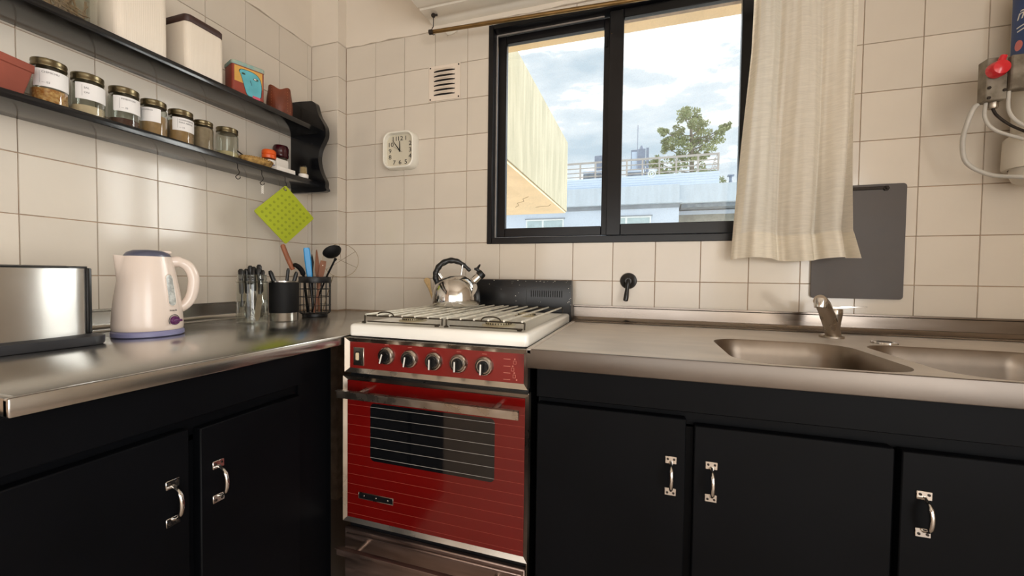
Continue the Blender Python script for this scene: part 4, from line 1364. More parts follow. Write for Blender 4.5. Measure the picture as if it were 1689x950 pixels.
face = spline([(y, z, 0) for y, z in ((-0.024, 0.072), (-0.028, 0.080), (-0.022, 0.088), (0.0, 0.090), (0.022, 0.086), (0.035, 0.073), (0.040, 0.050), (0.039, 0.026), (0.036, 0.010), (0.022, 0.006), (0.0, 0.006), (-0.008, 0.016), (-0.016, 0.045), (-0.024, 0.072))], 4)[:-1]
fp = [(v[0], v[1]) for v in face]
fcx, fcz = sum(p[0] for p in fp) / len(fp), sum(p[1] for p in fp) / len(fp)
decal('painted_outline', [(fcx + (a - fcx) * 1.05, fcz + (b - fcz) * 1.04) for a, b in fp], 0.0004, M['blackink'])
decal('painted_face', fp, 0.0006, M['tinblue'])
def ell(y, z, a, b, rot=0):
    return [(y + a * math.cos(t) * math.cos(rot) - b * math.sin(t) * math.sin(rot), z + a * math.cos(t) * math.sin(rot) + b * math.sin(t) * math.cos(rot)) for t in [2 * PI * i / 14 for i in range(14)]]
decal('painted_eye', ell(-0.016, 0.076, 0.0062, 0.0034), 0.0008, M['tingreen'])
decal('painted_eye', ell(0.022, 0.068, 0.0085, 0.0040), 0.0008, M['tingreen'])
decal('painted_eye_white', ell(0.020, 0.0685, 0.0040, 0.0022), 0.0010, M['whitecard'])
decal('painted_nose', [(0.004, 0.060), (0.0055, 0.060), (0.010, 0.044), (0.0085, 0.044)], 0.0008, M['blackink'])
decal('painted_pink_patch', [(0.012, 0.001), (0.036, 0.001), (0.036, 0.009), (0.012, 0.011)], 0.0009, M['tinpink'])

lc = thing('leather_cup', 'brown stitched leather cup with a pinched square rim on the upper shelf', 'cup', (-0.205, -0.318, ZU), face_cam(-0.205, -0.318) + R(45))
bm = NB()
n = 40
def cupring(t):
    z = 0.001 + 0.098 * t
    out = []
    for i in range(n):
        a = 2 * PI * i / n
        r0 = 0.043 + 0.004 * math.sin(PI * t)
        c4 = math.cos(4 * a)
        sqf = 1 + 0.16 * c4 * t ** 2 * -1
        rad = r0 * (1 - 0.05 * t) * (1 + 0.10 * t * t * math.cos(4 * a))
        zz = z + 0.006 * t ** 4 * math.cos(4 * a)
        out.append((rad * math.cos(a), rad * math.sin(a), zz))
    return out
lps = [cupring(t / 8) for t in range(9)]
inner = [[(x * 0.92, y * 0.92, z) for x, y, z in lps[-1]], [(x * 0.88, y * 0.88, 0.02) for x, y, z in lps[0]]]
vv = rings(bm, lps + inner, True)
obj('body', bm, M['leather'], lc, local=True)
bm = NB()
for q in range(4):
    a = q * PI / 2
    for k in range(9):
        t = 0.15 + 0.1 * k
        for s0 in (-0.16, 0.16):
            r0 = (0.043 + 0.004 * math.sin(PI * t)) * (1 - 0.05 * t) * (1 + 0.10 * t * t * math.cos(4 * (a + s0)))
            p = ((r0 + 0.0002) * math.cos(a + s0), (r0 + 0.0002) * math.sin(a + s0), 0.001 + 0.098 * t + 0.006 * t ** 4 * math.cos(4 * (a + s0)))
            lathe(bm, [(0.0006, -0.0008), (0.0011, 0), (0.0006, 0.0008)], 6, p[0], p[1], p[2])
obj('stitches', bm, M['thread'], lc, local=True, kind='stuff')

# ---- small things at the right end of the lower board
ZL = 1.4315
bk = thing('wicker_dish', 'small oval straw dish at the right end of the lower shelf', 'basket', (-0.205, -0.418, ZL))
def oval(a, b, z, n=28, k=0.0):
    return [(a * math.cos(2 * PI * i / n) * (1 + (k if i % 2 else -k)), b * math.sin(2 * PI * i / n) * (1 + (k if i % 2 else -k)), z) for i in range(n)]
bm = NB()
vv = rings(bm, [oval(0.024, 0.040, 0.001), oval(0.029, 0.048, 0.004, k=0.02), oval(0.033, 0.053, 0.011, k=-0.02), oval(0.036, 0.056, 0.018, k=0.02), oval(0.039, 0.058, 0.025, k=-0.02), oval(0.038, 0.057, 0.028),
               oval(0.034, 0.053, 0.025), oval(0.026, 0.042, 0.006)], True)
obj('body', bm, M['wicker'], bk, local=True)
bm = NB()
for i in range(44):
    a = 2 * PI * i / 44
    b = a + 0.12
    tube(bm, [(0.0395 * math.cos(a), 0.0585 * math.sin(a), 0.024), (0.040 * math.cos((a + b) / 2), 0.0595 * math.sin((a + b) / 2), 0.029), (0.0375 * math.cos(b), 0.0565 * math.sin(b), 0.0285)], 0.0021, 5)
obj('braided_rim', bm, M['wicker'], bk, local=True, kind='stuff')
bm = tube(NB(), [(-0.205, -0.435, ZL + 0.010), (-0.205, -0.475, ZL + 0.032), (-0.205, -0.492, ZL + 0.040)], [0.0035, 0.0042, 0.0030], 8, flat=0.5)
tag(obj('teaspoon', bm, M['blade']), 'dark metal spoon handle poking up from the straw dish', 'spoon')

so = thing('spice_shaker', 'small shaker with orange cap behind the straw dish', 'shaker', (-0.225, -0.349, ZL))
obj('bottle', lathe(NB(), [(0.002, 0.0005), (0.022, 0.0005), (0.0235, 0.004), (0.0235, 0.050), (0.020, 0.054)], 28, ends=False), M['clear'], so, local=True)
obj('contents', lathe(NB(), [(0.002, 0.002), (0.0215, 0.002), (0.0215, 0.030), (0.001, 0.031)], 24), M['tan'], so, local=True)
obj('cap', lathe(NB(), [(0.0235, 0.053), (0.0245, 0.055), (0.0245, 0.066), (0.0225, 0.068), (0.0245, 0.070), (0.0245, 0.080), (0.021, 0.0855), (0.001, 0.0865)], 30), M['orange'], so, local=True)
bm = NB()
n = 14
ca = face_cam(-0.225, -0.349) - PI / 2
lo = [(0.0241 * math.cos(ca + R(-10 + 80 * i / n)), 0.0241 * math.sin(ca + R(-10 + 80 * i / n))) for i in range(n + 1)]
va = [bm.verts.new((x, y, 0.008)) for x, y in lo]; vb = [bm.verts.new((x, y, 0.046)) for x, y in lo]
for i in range(n):
    bm.faces.new((va[i], va[i + 1], vb[i + 1], vb[i]))
lb = obj('paper_label', bm, M['whitecard'], so, local=True)
bm = NB()
lo = [(0.0244 * math.cos(ca + R(15 + 40 * i / n)), 0.0244 * math.sin(ca + R(15 + 40 * i / n))) for i in range(n + 1)]
va = [bm.verts.new((x, y, 0.014)) for x, y in lo]; vb = [bm.verts.new((x, y, 0.030)) for x, y in lo]
for i in range(n):
    bm.faces.new((va[i], va[i + 1], vb[i + 1], vb[i]))
obj('printed_block', bm, M['navy'], lb, local=True)

sm_ = thing('spice_grinder', 'glass grinder with a dark maroon cap beside the orange shaker', 'grinder', (-0.255, -0.268, ZL))
obj('bottle', lathe(NB(), [(0.002, 0.0005), (0.024, 0.0005), (0.0255, 0.004), (0.0255, 0.066), (0.021, 0.078), (0.021, 0.084)], 28, ends=False), M['clear'], sm_, local=True)
obj('contents', lathe(NB(), [(0.002, 0.002), (0.0235, 0.002), (0.0235, 0.040), (0.001, 0.041)], 24), M['cocoa'], sm_, local=True)
obj('cap', lathe(NB(), [(0.024, 0.080), (0.0275, 0.083), (0.029, 0.092), (0.0275, 0.098), (0.029, 0.104), (0.0290, 0.120), (0.025, 0.129), (0.001, 0.131)], 30), M['maroon'], sm_, local=True)

wb = thing('white_card_box', 'open white card box lying beside the toothpick pot', 'box', (-0.185, -0.320, ZL))
bm = NB()
bx(bm, 0.012, 0.018, -0.046, 0.040, 0.0005, 0.020, 0.0008)
bx(bm, -0.022, 0.012, -0.046, 0.040, 0.0005, 0.003)
bx(bm, -0.022, 0.012, 0.036, 0.040, 0.003, 0.020)
bx(bm, -0.022, 0.012, -0.046, -0.042, 0.003, 0.020)
obj('tray', bm, M['whitecard'], wb, local=True)
bm = prism(NB(), rr(-0.012, 0.044, 0.0, 0.062, 0.005, 3), -0.027, -0.0225, 'x')
obj('flap', bm, M['whitecard'], wb, local=True)

tpk = thing('toothpick_pot', 'tiny clear pot of toothpicks on a white base, by the shelf end', 'toothpick holder', (-0.170, -0.237, ZL))
obj('base', lathe(NB(), [(0.015, 0.0005), (0.018, 0.002), (0.019, 0.016), (0.0165, 0.018), (0.001, 0.018)], 24), M['whitecard'], tpk, local=True)
obj('cover', lathe(NB(), [(0.0150, 0.018), (0.0150, 0.044), (0.011, 0.051), (0.001, 0.052)], 24, ends=False), M['clear'], tpk, local=True)
bm = NB()
for k in range(22):
    a = 2 * PI * k / 22
    rr_ = 0.011 if k % 2 else 0.007
    tube(bm, [(rr_ * math.cos(a), rr_ * math.sin(a), 0.0185), (rr_ * 0.9 * math.cos(a), rr_ * 0.9 * math.sin(a), 0.046)], 0.0011, 5)
obj('toothpicks', bm, M['toothwood'], tpk, local=True, kind='stuff')

# ================================================================= TOASTER
ts = thing('toaster', 'brushed steel toaster with black trim at the left end of the worktop', 'toaster', (-0.105, -1.108, ZC))
TL, TX = 0.130, 0.085
def tr(dx, dy, z, r=0.03):
    return [(x, y, z) for x, y in rr(-TX - dx, TX + dx, -TL - dy, TL + dy, r, 6)]
bm = NB()
rings(bm, [tr(0.010, 0.022, 0.001, 0.03), tr(0.012, 0.025, 0.005, 0.032), tr(0.012, 0.025, 0.020, 0.032), tr(0.004, 0.008, 0.0245, 0.03)])
obj('base', bm, M['charcoal'], ts, local=True)
bm = NB()
# polished wrap with softly bowed long sides
def bow(z, k):
    pts = []
    for i in range(21):
        y = -TL + 2 * TL * i / 20
        x = TX - 0.020 + k * (1 - (y / TL) ** 2) - 0.004 * max(0, abs(y / TL) - 0.9) / 0.1
        pts.append((x, y, z))
    return pts + [(-p[0], p[1], p[2]) for p in reversed(pts)]
rings(bm, [bow(0.0245, 0.019), bow(0.168, 0.019), bow(0.1715, 0.017)])
obj('steel_wrap', bm, M['toaster_steel'], ts, local=True)
for s0 in (-1, 1):
    bm = NB()
    bx(bm, -TX + 0.018, TX - 0.018, s0 * (TL + 0.001) - 0.005, s0 * (TL + 0.001) + 0.005, 0.024, 0.173, 0.003, 2)
    obj('end_panel', bm, M['blackplastic'], ts, local=True)
bm = NB()
rings(bm, [bow(0.1717, 0.018), bow(0.1745, 0.018), bow(0.1765, 0.012)])
tt = obj('top_trim', bm, M['blackplastic'], ts, local=True)
for s0 in (-0.028, 0.028):
    obj('slot', bx(NB(), s0 - 0.012, s0 + 0.012, -0.105, 0.105, 0.1760, 0.1772), M['darkgap'], tt, local=True)
obj('lever', bx(NB(), -0.02, 0.02, -TL - 0.034, -TL - 0.009, 0.11, 0.122, 0.003), M['blackplastic'], ts, local=True)

# ================================================================= CREAM ELECTRIC KETTLE
ek = thing('electric_kettle', 'cream plastic electric kettle with lavender base and water gauge', 'kettle', (-0.079, -0.839, ZC), math.atan2(0.865, 0.502))
obj('base', lathe(NB(), [(0.070, 0.0005), (0.0735, 0.003), (0.0735, 0.012), (0.070, 0.0155), (0.001, 0.0155)], 48), M['lavender'], ek, local=True)
bprof = [(0.0700, 0.016), (0.0715, 0.018), (0.0718, 0.030), (0.0700, 0.065), (0.0660, 0.105), (0.0600, 0.145), (0.0540, 0.180), (0.0500, 0.200), (0.0485, 0.206)]
bm = NB()
n = 64
loops = []
for r0, z in bprof:
    lp = []
    t = max(0.0, (z - 0.150) / 0.056)
    for i in range(n):
        a = 2 * PI * i / n
        dev = abs(math.atan2(math.sin(a - PI), math.cos(a - PI)))
        sp_ = max(0, 1 - dev / 0.42)
        sp_ = sp_ * sp_ * (3 - 2 * sp_)
        r_ = r0 + sp_ * 0.017 * t ** 1.0
        lp.append((r_ * math.cos(a), r_ * math.sin(a), z + 0.003 * sp_ * t))
    loops.append(lp)
rings(bm, loops)
bd_ = obj('body', bm, M['kettlecream'], ek, local=True)
obj('lid', lathe(NB(), [(0.0465, 0.2062), (0.0465, 0.209), (0.042, 0.216), (0.030, 0.222), (0.001, 0.224)], 40), M['greyplastic'], ek, local=True, label='blue grey lid')
bm = NB()
bx(bm, 0.006, 0.048, -0.012, 0.012, 0.214, 0.223, 0.004, 2)
obj('lid_button', bm, M['kettlecream'], ek, local=True)
hp = spline([(0.034, 0, 0.189), (0.058, 0, 0.195), (0.081, 0, 0.184), (0.0935, 0, 0.155), (0.0925, 0, 0.120), (0.085, 0, 0.092), (0.070, 0, 0.073), (0.058, 0, 0.070)], 6)
hr = [0.0130] * 8 + [0.0115] * 26 + [0.0115] * (len(hp) - 34)
obj('handle', tube(NB(), hp, hr, 16, flat=1.15), M['kettlecream'], ek, local=True)
def on_body(u, z, off):
    """point on the kettle wall; u = metres along the wall, centred on the gauge"""
    r0 = 0.07
    for (ra, za), (rb, zb) in zip(bprof, bprof[1:]):
        if za <= z <= zb:
            r0 = ra + (rb - ra) * (z - za) / (zb - za)
    a = R(-46) + u / 0.066
    return Vector(((r0 + off) * math.cos(a), (r0 + off) * math.sin(a), z))
def patch(name, outline, off, m, parent):
    bm = NB()
    top = [bm.verts.new(on_body(u, z, off)) for u, z in outline]
    bot = [bm.verts.new(on_body(u, z, off - 0.002)) for u, z in outline]
    c = bm.verts.new(on_body(sum(p[0] for p in outline) / len(outline), sum(p[1] for p in outline) / len(outline), off))
    k = len(outline)
    for i in range(k):
        j = (i + 1) % k
        bm.faces.new((top[i], top[j], c))
        bm.faces.new((top[j], top[i], bot[i], bot[j]))
    return obj(name, bm, m, parent, local=True)
cap_out = [(0.0105 * math.cos(t), 0.149 + 0.0105 * math.sin(t)) for t in [PI * i / 10 for i in range(11)]] + [(-0.0105 + 0, 0.149 - 0.06 * i / 8) for i in range(1, 8)] + \
          [(0.0105 * math.cos(t), 0.089 + 0.0105 * math.sin(t)) for t in [PI + PI * i / 10 for i in range(11)]] + [(0.0105, 0.089 + 0.06 * i / 8) for i in range(1, 8)]
bm = NB()
rows = 26
grid = []
for j in range(rows + 1):
    z = 0.0786 + 0.081 * j / rows
    half = 0.0105 if 0.089 < z < 0.149 else math.sqrt(max(1e-8, 0.0105 ** 2 - (min(abs(z - 0.089), abs(z - 0.149))) ** 2))
    grid.append([bm.verts.new(on_body(half * (i / 4 - 1), z, 0.0008)) for i in range(9)])
for a, b in zip(grid, grid[1:]):
    for i in range(8):
        bm.faces.new((a[i], a[i + 1], b[i + 1], b[i]))
obj('water_gauge', bm, M['gauge'], bd_, local=True)
bm = NB()
tube(bm, [on_body(u * 1.06, 0.119 + (z - 0.119) * 1.02, 0.0006) for u, z in cap_out], 0.0011, 6, True)
obj('gauge_rim', bm, M['kettlecream'], bd_, local=True)
t = text_bm('PHILIPS', 0.0062, 0.0002, 'CENTER')
for v in t.verts:
    v.co = on_body(v.co.x, 0.066 + v.co.y, 0.0006 + v.co.z)
obj('lettering', t, M['greyink'], bd_, local=True, smooth=0)
kc = on_body(0, 0.040, 0.0)
kn_dir = (on_body(0, 0.040, 0.01) - kc).normalized()
kq = kn_dir.to_track_quat('Z', 'Y').to_matrix().to_4x4()
bm = NB()
tube(bm, [(0.0150 * math.cos(R(a)), 0.0150 * math.sin(R(a)), 0.0008) for a in range(-35, 216, 10)], 0.0010, 6)
obj('printed_scale', xf(bm, Matrix.Translation(kc) @ kq), M['greyink'], bd_, local=True)
bm = lathe(NB(), [(0.0115, 0), (0.0115, 0.005), (0.0095, 0.008), (0.001, 0.0085)], 28)
bx(bm, -0.011, 0.0125, -0.0032, 0.0032, 0.006, 0.0125, 0.0015, 2)
obj('knob', xf(bm, Matrix.Translation(kc) @ kq), M['purple'], ek, local=True, label='purple temperature knob')

# ================================================================= CUTLERY JAR, CUTLERY
JX, JY = -0.098, -0.527
gl = thing('glass_jar', 'clear glass preserving jar holding black-handled cutlery on the worktop', 'jar', (JX, JY, ZC))
obj('glass', lathe(NB(), [(0.002, 0.001), (0.041, 0.001), (0.0455, 0.005), (0.046, 0.014), (0.046, 0.128), (0.0455, 0.135), (0.042, 0.140), (0.042, 0.144), (0.0435, 0.146), (0.0435, 0.150), (0.042, 0.152), (0.042, 0.160)], 44, ends=False), M['clear'], gl, local=True)
obj('rim', tube(NB(), circ(0.0420, 0.160, 32), 0.0016, 8, True), M['clear'], gl, local=True)
obj('shoulder_bead', tube(NB(), circ(0.0455, 0.137, 32), 0.0020, 8, True), M['clear'], gl, local=True)

def piece(kind, p0, p1, label, group):
    """cutlery standing head-down: p0 = tip in the jar, p1 = end of the handle"""
    L = (Vector(p1) - Vector(p0)).length
    o = thing({'fork': 'fork', 'spoon': 'spoon', 'knife': 'table_knife'}[kind], label, kind, p0, group=group, quat=along(p0, p1, rnd.uniform(-0.5, 0.5) + face_cam(*p0[:2])))
    bm = NB()
    if kind == 'fork':
        for k in range(4):
            xk = (k - 1.5) * 0.0046
            tube(bm, [(xk, 0.0015, 0.0), (xk, -0.001, 0.018), (xk * 0.95, -0.002, 0.036)], [0.0006, 0.0011, 0.0013], 6)
        rings(bm, [[(-w, y - t, z), (w, y - t, z), (w, y + t, z), (-w, y + t, z)] for w, y, t, z in ((0.0086, -0.002, 0.0010, 0.034), (0.0086, -0.0022, 0.0010, 0.045), (0.004, -0.001, 0.0012, 0.058), (0.003, 0, 0.0014, 0.075), (0.003, 0, 0.0014, L - 0.080))])
    elif kind == 'spoon':
        rings(bm, [[(-w, y - t, z), (0, y - t - d, z), (w, y - t, z), (w, y + t, z), (0, y + t - d, z), (-w, y + t, z)] for w, y, t, d, z in
                   ((0.004, 0, 0.0006, 0.0003, 0.0), (0.013, 0, 0.0006, 0.004, 0.012), (0.0155, 0, 0.0006, 0.006, 0.028), (0.012, 0, 0.0007, 0.004, 0.046), (0.004, 0, 0.0012, 0.0005, 0.060), (0.003, 0, 0.0014, 0.0, L - 0.080))])
    else:
        rings(bm, [[(-w, -t, z), (w, -t * 0.2, z), (w, t * 0.2, z), (-w, t, z)] for w, t, z in ((0.003, 0.0008, 0.0), (0.008, 0.0008, 0.012), (0.009, 0.0010, 0.06), (0.007, 0.0012, L - 0.080))])
    obj('head', bm, M['cutlery'], o, local=True)
    bm = NB()
    tube(bm, [(0, 0, L - 0.083), (0, 0, L - 0.075), (0, 0, L - 0.03), (0, 0, L - 0.006), (0, 0, L)], [0.0055, 0.0074, 0.0078, 0.0090, 0.0050], 12, flat=0.85)
    obj('handle', bm, M['blackplastic'], o, local=True)
    return o
cg = 'black-handled cutlery in the glass jar'
piece('fork', (-0.106, -0.556, 0.895), (-0.117, -0.552, 1.056), 'black-handled fork at the near left of the glass jar', cg)
piece('spoon', (-0.128, -0.520, 0.887), (-0.119, -0.530, 1.057), 'black-handled spoon behind the near left fork in the jar', cg)
piece('knife', (-0.107, -0.505, 0.882), (-0.103, -0.530, 1.068), 'black-handled knife in the middle of the glass jar', cg)
piece('fork', (-0.070, -0.540, 0.905), (-0.095, -0.524, 1.064), 'black-handled fork facing out in the middle of the jar', cg)
piece('spoon', (-0.093, -0.497, 0.890), (-0.089, -0.508, 1.072), 'tallest black-handled spoon in the glass jar', cg)
piece('fork', (-0.068, -0.508, 0.900), (-0.080, -0.518, 1.060), 'black-handled fork at the right of the glass jar', cg)
piece('knife', (-0.062, -0.540, 0.884), (-0.073, -0.508, 1.053), 'shortest black-handled knife at the right of the jar', cg)

# ================================================================= BLACK UTENSIL POT
BXp, BYp = -0.049, -0.444
bp_ = thing('utensil_pot', 'black sleeved steel utensil pot between jar and wire basket', 'pot', (BXp, BYp, ZC))
obj('steel_liner', lathe(NB(), [(0.0435, 0.001), (0.0445, 0.003), (0.0445, 0.136), (0.0455, 0.138), (0.0455, 0.141), (0.0435, 0.141), (0.0430, 0.010), (0.001, 0.009)], 40), M['steel'], bp_, local=True)
obj('black_sleeve', lathe(NB(), [(0.0447, 0.030), (0.0470, 0.030), (0.0472, 0.032), (0.0472, 0.133), (0.0468, 0.135), (0.0447, 0.135)], 40, ends=False), M['blackrubber'], bp_, local=True)
def stick(name, label, cat, p0, p1, r0, r1, m, group=None, blade=None):
    L = (Vector(p1) - Vector(p0)).length
    o = thing(name, label, cat, p0, group=group, quat=along(p0, p1))
    obj('handle', tube(NB(), [(0, 0, L * 0.42), (0, 0, L * 0.6), (0, 0, L * 0.95), (0, 0, L)], [r0, r1, r1, r1 * 0.6], 12, flat=0.75), m, o, local=True)
    bm = NB()
    rings(bm, [[(-w, -0.0006, z), (w, -0.0006, z), (w, 0.0006, z), (-w, 0.0006, z)] for w, z in ((0.001, 0), (0.006, 0.02), (0.007, L * 0.43))])
    obj('blade', bm, blade or M['blade'], o, local=True)
    return o
ug = 'black-handled utensils in the black pot'
stick('kitchen_knife', 'black-handled knife leaning left in the black utensil pot', 'knife', (-0.035, -0.440, 0.892), (-0.078, -0.476, 1.052), 0.006, 0.0075, M['blackplastic'], ug)
stick('kitchen_knife', 'thin black-handled knife upright in the black utensil pot', 'knife', (-0.050, -0.448, 0.890), (-0.040, -0.434, 1.062), 0.004, 0.0055, M['blackplastic'], ug)
stick('kitchen_knife', 'black-handled knife leaning right in the black utensil pot', 'knife', (-0.052, -0.440, 0.890), (-0.022, -0.415, 1.050), 0.006, 0.0065, M['blackplastic'], ug)
stick('kitchen_knife', 'short black-handled knife at the left rim of the black pot', 'knife', (-0.075, -0.452, 0.900), (-0.0835, -0.456, 1.028), 0.005, 0.006, M['blackplastic'], ug)

# ================================================================= WIRE BASKET AND WHAT STANDS IN IT
WXc, WYc = -0.068, -0.282
wbk = thing('wire_basket', 'black wire utensil basket in the corner of the worktop', 'basket', (WXc, WYc, ZC))
WR = 0.056
bm = NB()
for z in (0.018, 0.045, 0.078, 0.108):
    tube(bm, circ(WR, z, 32), 0.0014, 6, True)
for k in range(16):
    a = 2 * PI * k / 16
    c, s = math.cos(a), math.sin(a)
    tube(bm, [(0.040 * c, 0.040 * s, 0.012), (0.050 * c, 0.050 * s, 0.012), (WR * c, WR * s, 0.020), (WR * c, WR * s, 0.138)], 0.0014, 6)
obj('wire_sides', bm, M['blackwire'], wbk, local=True, kind='stuff')
obj('rim_band', lathe(NB(), [(WR + 0.001, 0.132), (WR + 0.002, 0.134), (WR + 0.002, 0.154), (WR + 0.001, 0.156), (WR - 0.0005, 0.155), (WR - 0.0005, 0.133)], 40, ends=False), M['blackwire'], wbk, local=True)
obj('base', lathe(NB(), [(0.044, 0.0005), (0.046, 0.002), (0.046, 0.012), (0.044, 0.0135), (0.001, 0.0135)], 36), M['blackwire'], wbk, local=True)

# blue scissors-like handle
o = thing('peeler', 'tool with a flat bright blue handle standing in the wire basket', 'utensil', (-0.072, -0.285, 0.893), quat=facing((-0.072, -0.285, 0.893), (-0.0895, -0.303, 1.145)))
rot_ = Matrix.Rotation(face_cam(-0.07, -0.285), 4, 'Z')
bm = NB()
rings(bm, [[(x * w, y * 0.006, z) for x, y in ((-1, -.5), (-.7, -1), (.7, -1), (1, -.5), (1, .5), (.7, 1), (-.7, 1), (-1, .5))] for w, z in ((0.0085, 0.125), (0.0105, 0.150), (0.0120, 0.20), (0.0115, 0.246), (0.0095, 0.2525))])
obj('handle', bm, M['cyan'], o, local=True)
obj('shank', tube(NB(), [(0, 0, 0), (0, 0, 0.126)], 0.005, 10), M['blackplastic'], o, local=True)
# ladle
o = thing('ladle', 'black plastic soup ladle standing bowl-up in the wire basket', 'ladle', (-0.075, -0.290, 0.893))
hp = spline([(-0.076, -0.290, 0.893), (-0.055, -0.270, 0.97), (-0.037, -0.253, 1.035), (-0.022, -0.240, 1.080), (-0.016, -0.2345, 1.098), (-0.0125, -0.231, 1.106)], 5)
obj('handle', tube(NB(), hp, [0.0048] * 10 + [0.0055] * 10 + [0.007, 0.0075, 0.008, 0.009, 0.009, 0.007], 10, flat=0.7), M['blackrubber'], o)
bm = NB()
prof_ = [(0.002, 0.0), (0.012, 0.0018), (0.022, 0.006), (0.030, 0.013), (0.0345, 0.022), (0.0335, 0.022), (0.028, 0.0135), (0.020, 0.008), (0.001, 0.003)]
lathe(bm, prof_, 32)
axis_dir = Vector((-0.45, 0.25, 1.0)).normalized()
lad = Vector((-0.62, 0.22, 0.75)).normalized()
xf(bm, Matrix.Translation(Vector((-0.0215, -0.2385, 1.127)) - lad * 0.014) @ lad.to_track_quat('Z', 'Y').to_matrix().to_4x4() @ Matrix.Scale(1.06, 4))
obj('bowl', bm, M['blackrubber'], o)
# wooden spatulas
o = thing('wooden_spatula', 'brown wooden spatula with a pierced blade in the wire basket', 'spatula', (-0.050, -0.305, 0.893), quat=facing((-0.050, -0.305, 0.893), (-0.047, -0.260, 1.098), 0.15))
bm = NB()
rings(bm, [[(-w, -t, z), (w, -t, z), (w, t, z), (-w, t, z)] for w, t, z in ((0.004, 0.003, 0), (0.004, 0.003, 0.12), (0.010, 0.0022, 0.150), (0.0115, 0.002, 0.190), (0.0100, 0.0018, 0.207))])
obj('blade', bm, M['brownutensil'], o, local=True)
obj('hanging_hole', xf(lathe(NB(), [(0.002, -0.0025), (0.002, 0.0025)], 10), Matrix.Translation((0, 0, 0.188)) @ rx90), M['whitecard'], o, local=True)
o = thing('wooden_spatula', 'narrow brown wooden spatula with a pointed tip in the wire basket', 'spatula', (-0.068, -0.262, 0.893), quat=facing((-0.068, -0.262, 0.893), (-0.064, -0.2785, 1.138), 0.3))
bm = NB()
rings(bm, [[(-w, -t, z), (w, -t, z), (w, t, z), (-w, t, z)] for w, t, z in ((0.004, 0.003, 0), (0.004, 0.003, 0.13), (0.009, 0.002, 0.165), (0.006, 0.002, 0.205), (0.0030, 0.0018, 0.235), (0.001, 0.0015, 0.246))])
obj('blade', bm, M['brownutensil'], o, local=True)
bm = NB()
q_ = facing((-0.082, -0.280, 0.893), (-0.0765, -0.289, 1.118))
rings(bm, [[(-w, -t, z), (w, -t, z), (w, t, z), (-w, t, z)] for w, t, z in ((0.004, 0.002, 0), (0.004, 0.002, 0.17), (0.007, 0.002, 0.195), (0.001, 0.0015, 0.227))])
xf(bm, Matrix.Translation((-0.082, -0.280, 0.893)) @ q_.to_matrix().to_4x4())
tag(obj('palette_knife', bm, M['blackrubber']), 'slim black tool with pointed tip beside the blue handle', 'utensil')
# wire skimmer: ring with spokes, thin handle going down into the basket
o = thing('wire_skimmer', 'thin wire ring skimmer with spokes standing behind the ladle', 'skimmer', (-0.050, -0.262, 0.893))
rc = Vector((-0.005, -0.212, 1.0985))
e1 = Vector((0.76, 0.65, 0)).normalized()
e2 = Vector((0.02, -0.03, 1)).normalized()
RS = 0.0665
bm = tube(NB(), [rc + (e1 * math.cos(2 * PI * i / 40) + e2 * math.sin(2 * PI * i / 40)) * RS for i in range(40)], 0.0010, 6, True)
obj('ring', bm, M['wire'], o)
for a in (35, -25, 95, 155, 215):
    obj('spoke', tube(NB(), [rc, rc + (e1 * math.cos(R(a)) + e2 * math.sin(R(a))) * RS], 0.0007, 5), M['wire'], o)
obj('handle', tube(NB(), [rc - e2 * RS * 0.9 - e1 * RS * 0.43, (-0.052, -0.262, 0.893)], 0.0016, 6), M['wire'], o)
# wooden-handled slicer resting in basket, leaning left
o = thing('slotted_turner', 'turner with a wooden handle and dark curved blade leaning left', 'turner', (-0.085, -0.300, 0.893))
hp = spline([(-0.146, -0.362, 1.153), (-0.136, -0.351, 1.110), (-0.122, -0.336, 1.058)], 5)
obj('handle', tube(NB(), hp, [0.0060] + [0.0088] * (len(hp) - 2) + [0.0072], 12), M['wood'], o)
bm = NB()
cv = spline([(-0.124, -0.338, 1.066), (-0.116, -0.330, 1.075), (-0.104, -0.318, 1.062), (-0.096, -0.311, 1.035), (-0.092, -0.306, 0.98), (-0.086, -0.300, 0.893)], 5)
tube(bm, cv, [0.007] * 4 + [0.012] * 6 + [0.012] * 5 + [0.006] * (len(cv) - 15), 10, flat=0.8)
obj('blade', bm, M['blackrubber'], o)

# ================================================================= OUTSIDE
# slab of the balcony above, seen as a peach soffit
tag(obj('balcony_slab', bx(NB(), 0.430, 3.2, 0.145, 0.541, 2.25, 2.42), M['peach']), 'peach painted underside of the slab just above the window, outside', 'slab')
# neighbouring balcony to the left
nb = thing('balcony', 'neighbour\'s solid concrete balcony jutting out left of the window', 'balcony', (-0.4, 1.3, 1.7))
bm = NB()
bx(bm, 0.31, 0.420, 0.145, 2.5, 1.705, 2.392)
bx(bm, -1.6, 0.31, 2.39, 2.5, 1.705, 2.392)
obj('parapet', bm, M['concrete'], nb)
bm = bx(NB(), -1.6, 0.408, 0.145, 2.49, 1.690, 1.7045)
sl = obj('soffit', bm, M['peach'], nb)
bm = NB()
tube(bm, [(0.02, 2.05, 1.6895), (0.08, 1.96, 1.6895), (0.10, 1.85, 1.6895), (0.18, 1.78, 1.6895), (0.20, 1.68, 1.6895), (0.27, 1.60, 1.6895)], 0.0025, 5)
tube(bm, [(0.20, 2.10, 1.6895), (0.26, 2.06, 1.6895), (0.33, 2.06, 1.6895), (0.37, 1.98, 1.6895)], 0.0022, 5)
obj('cracks', bm, M['crack'], sl, kind='stuff')

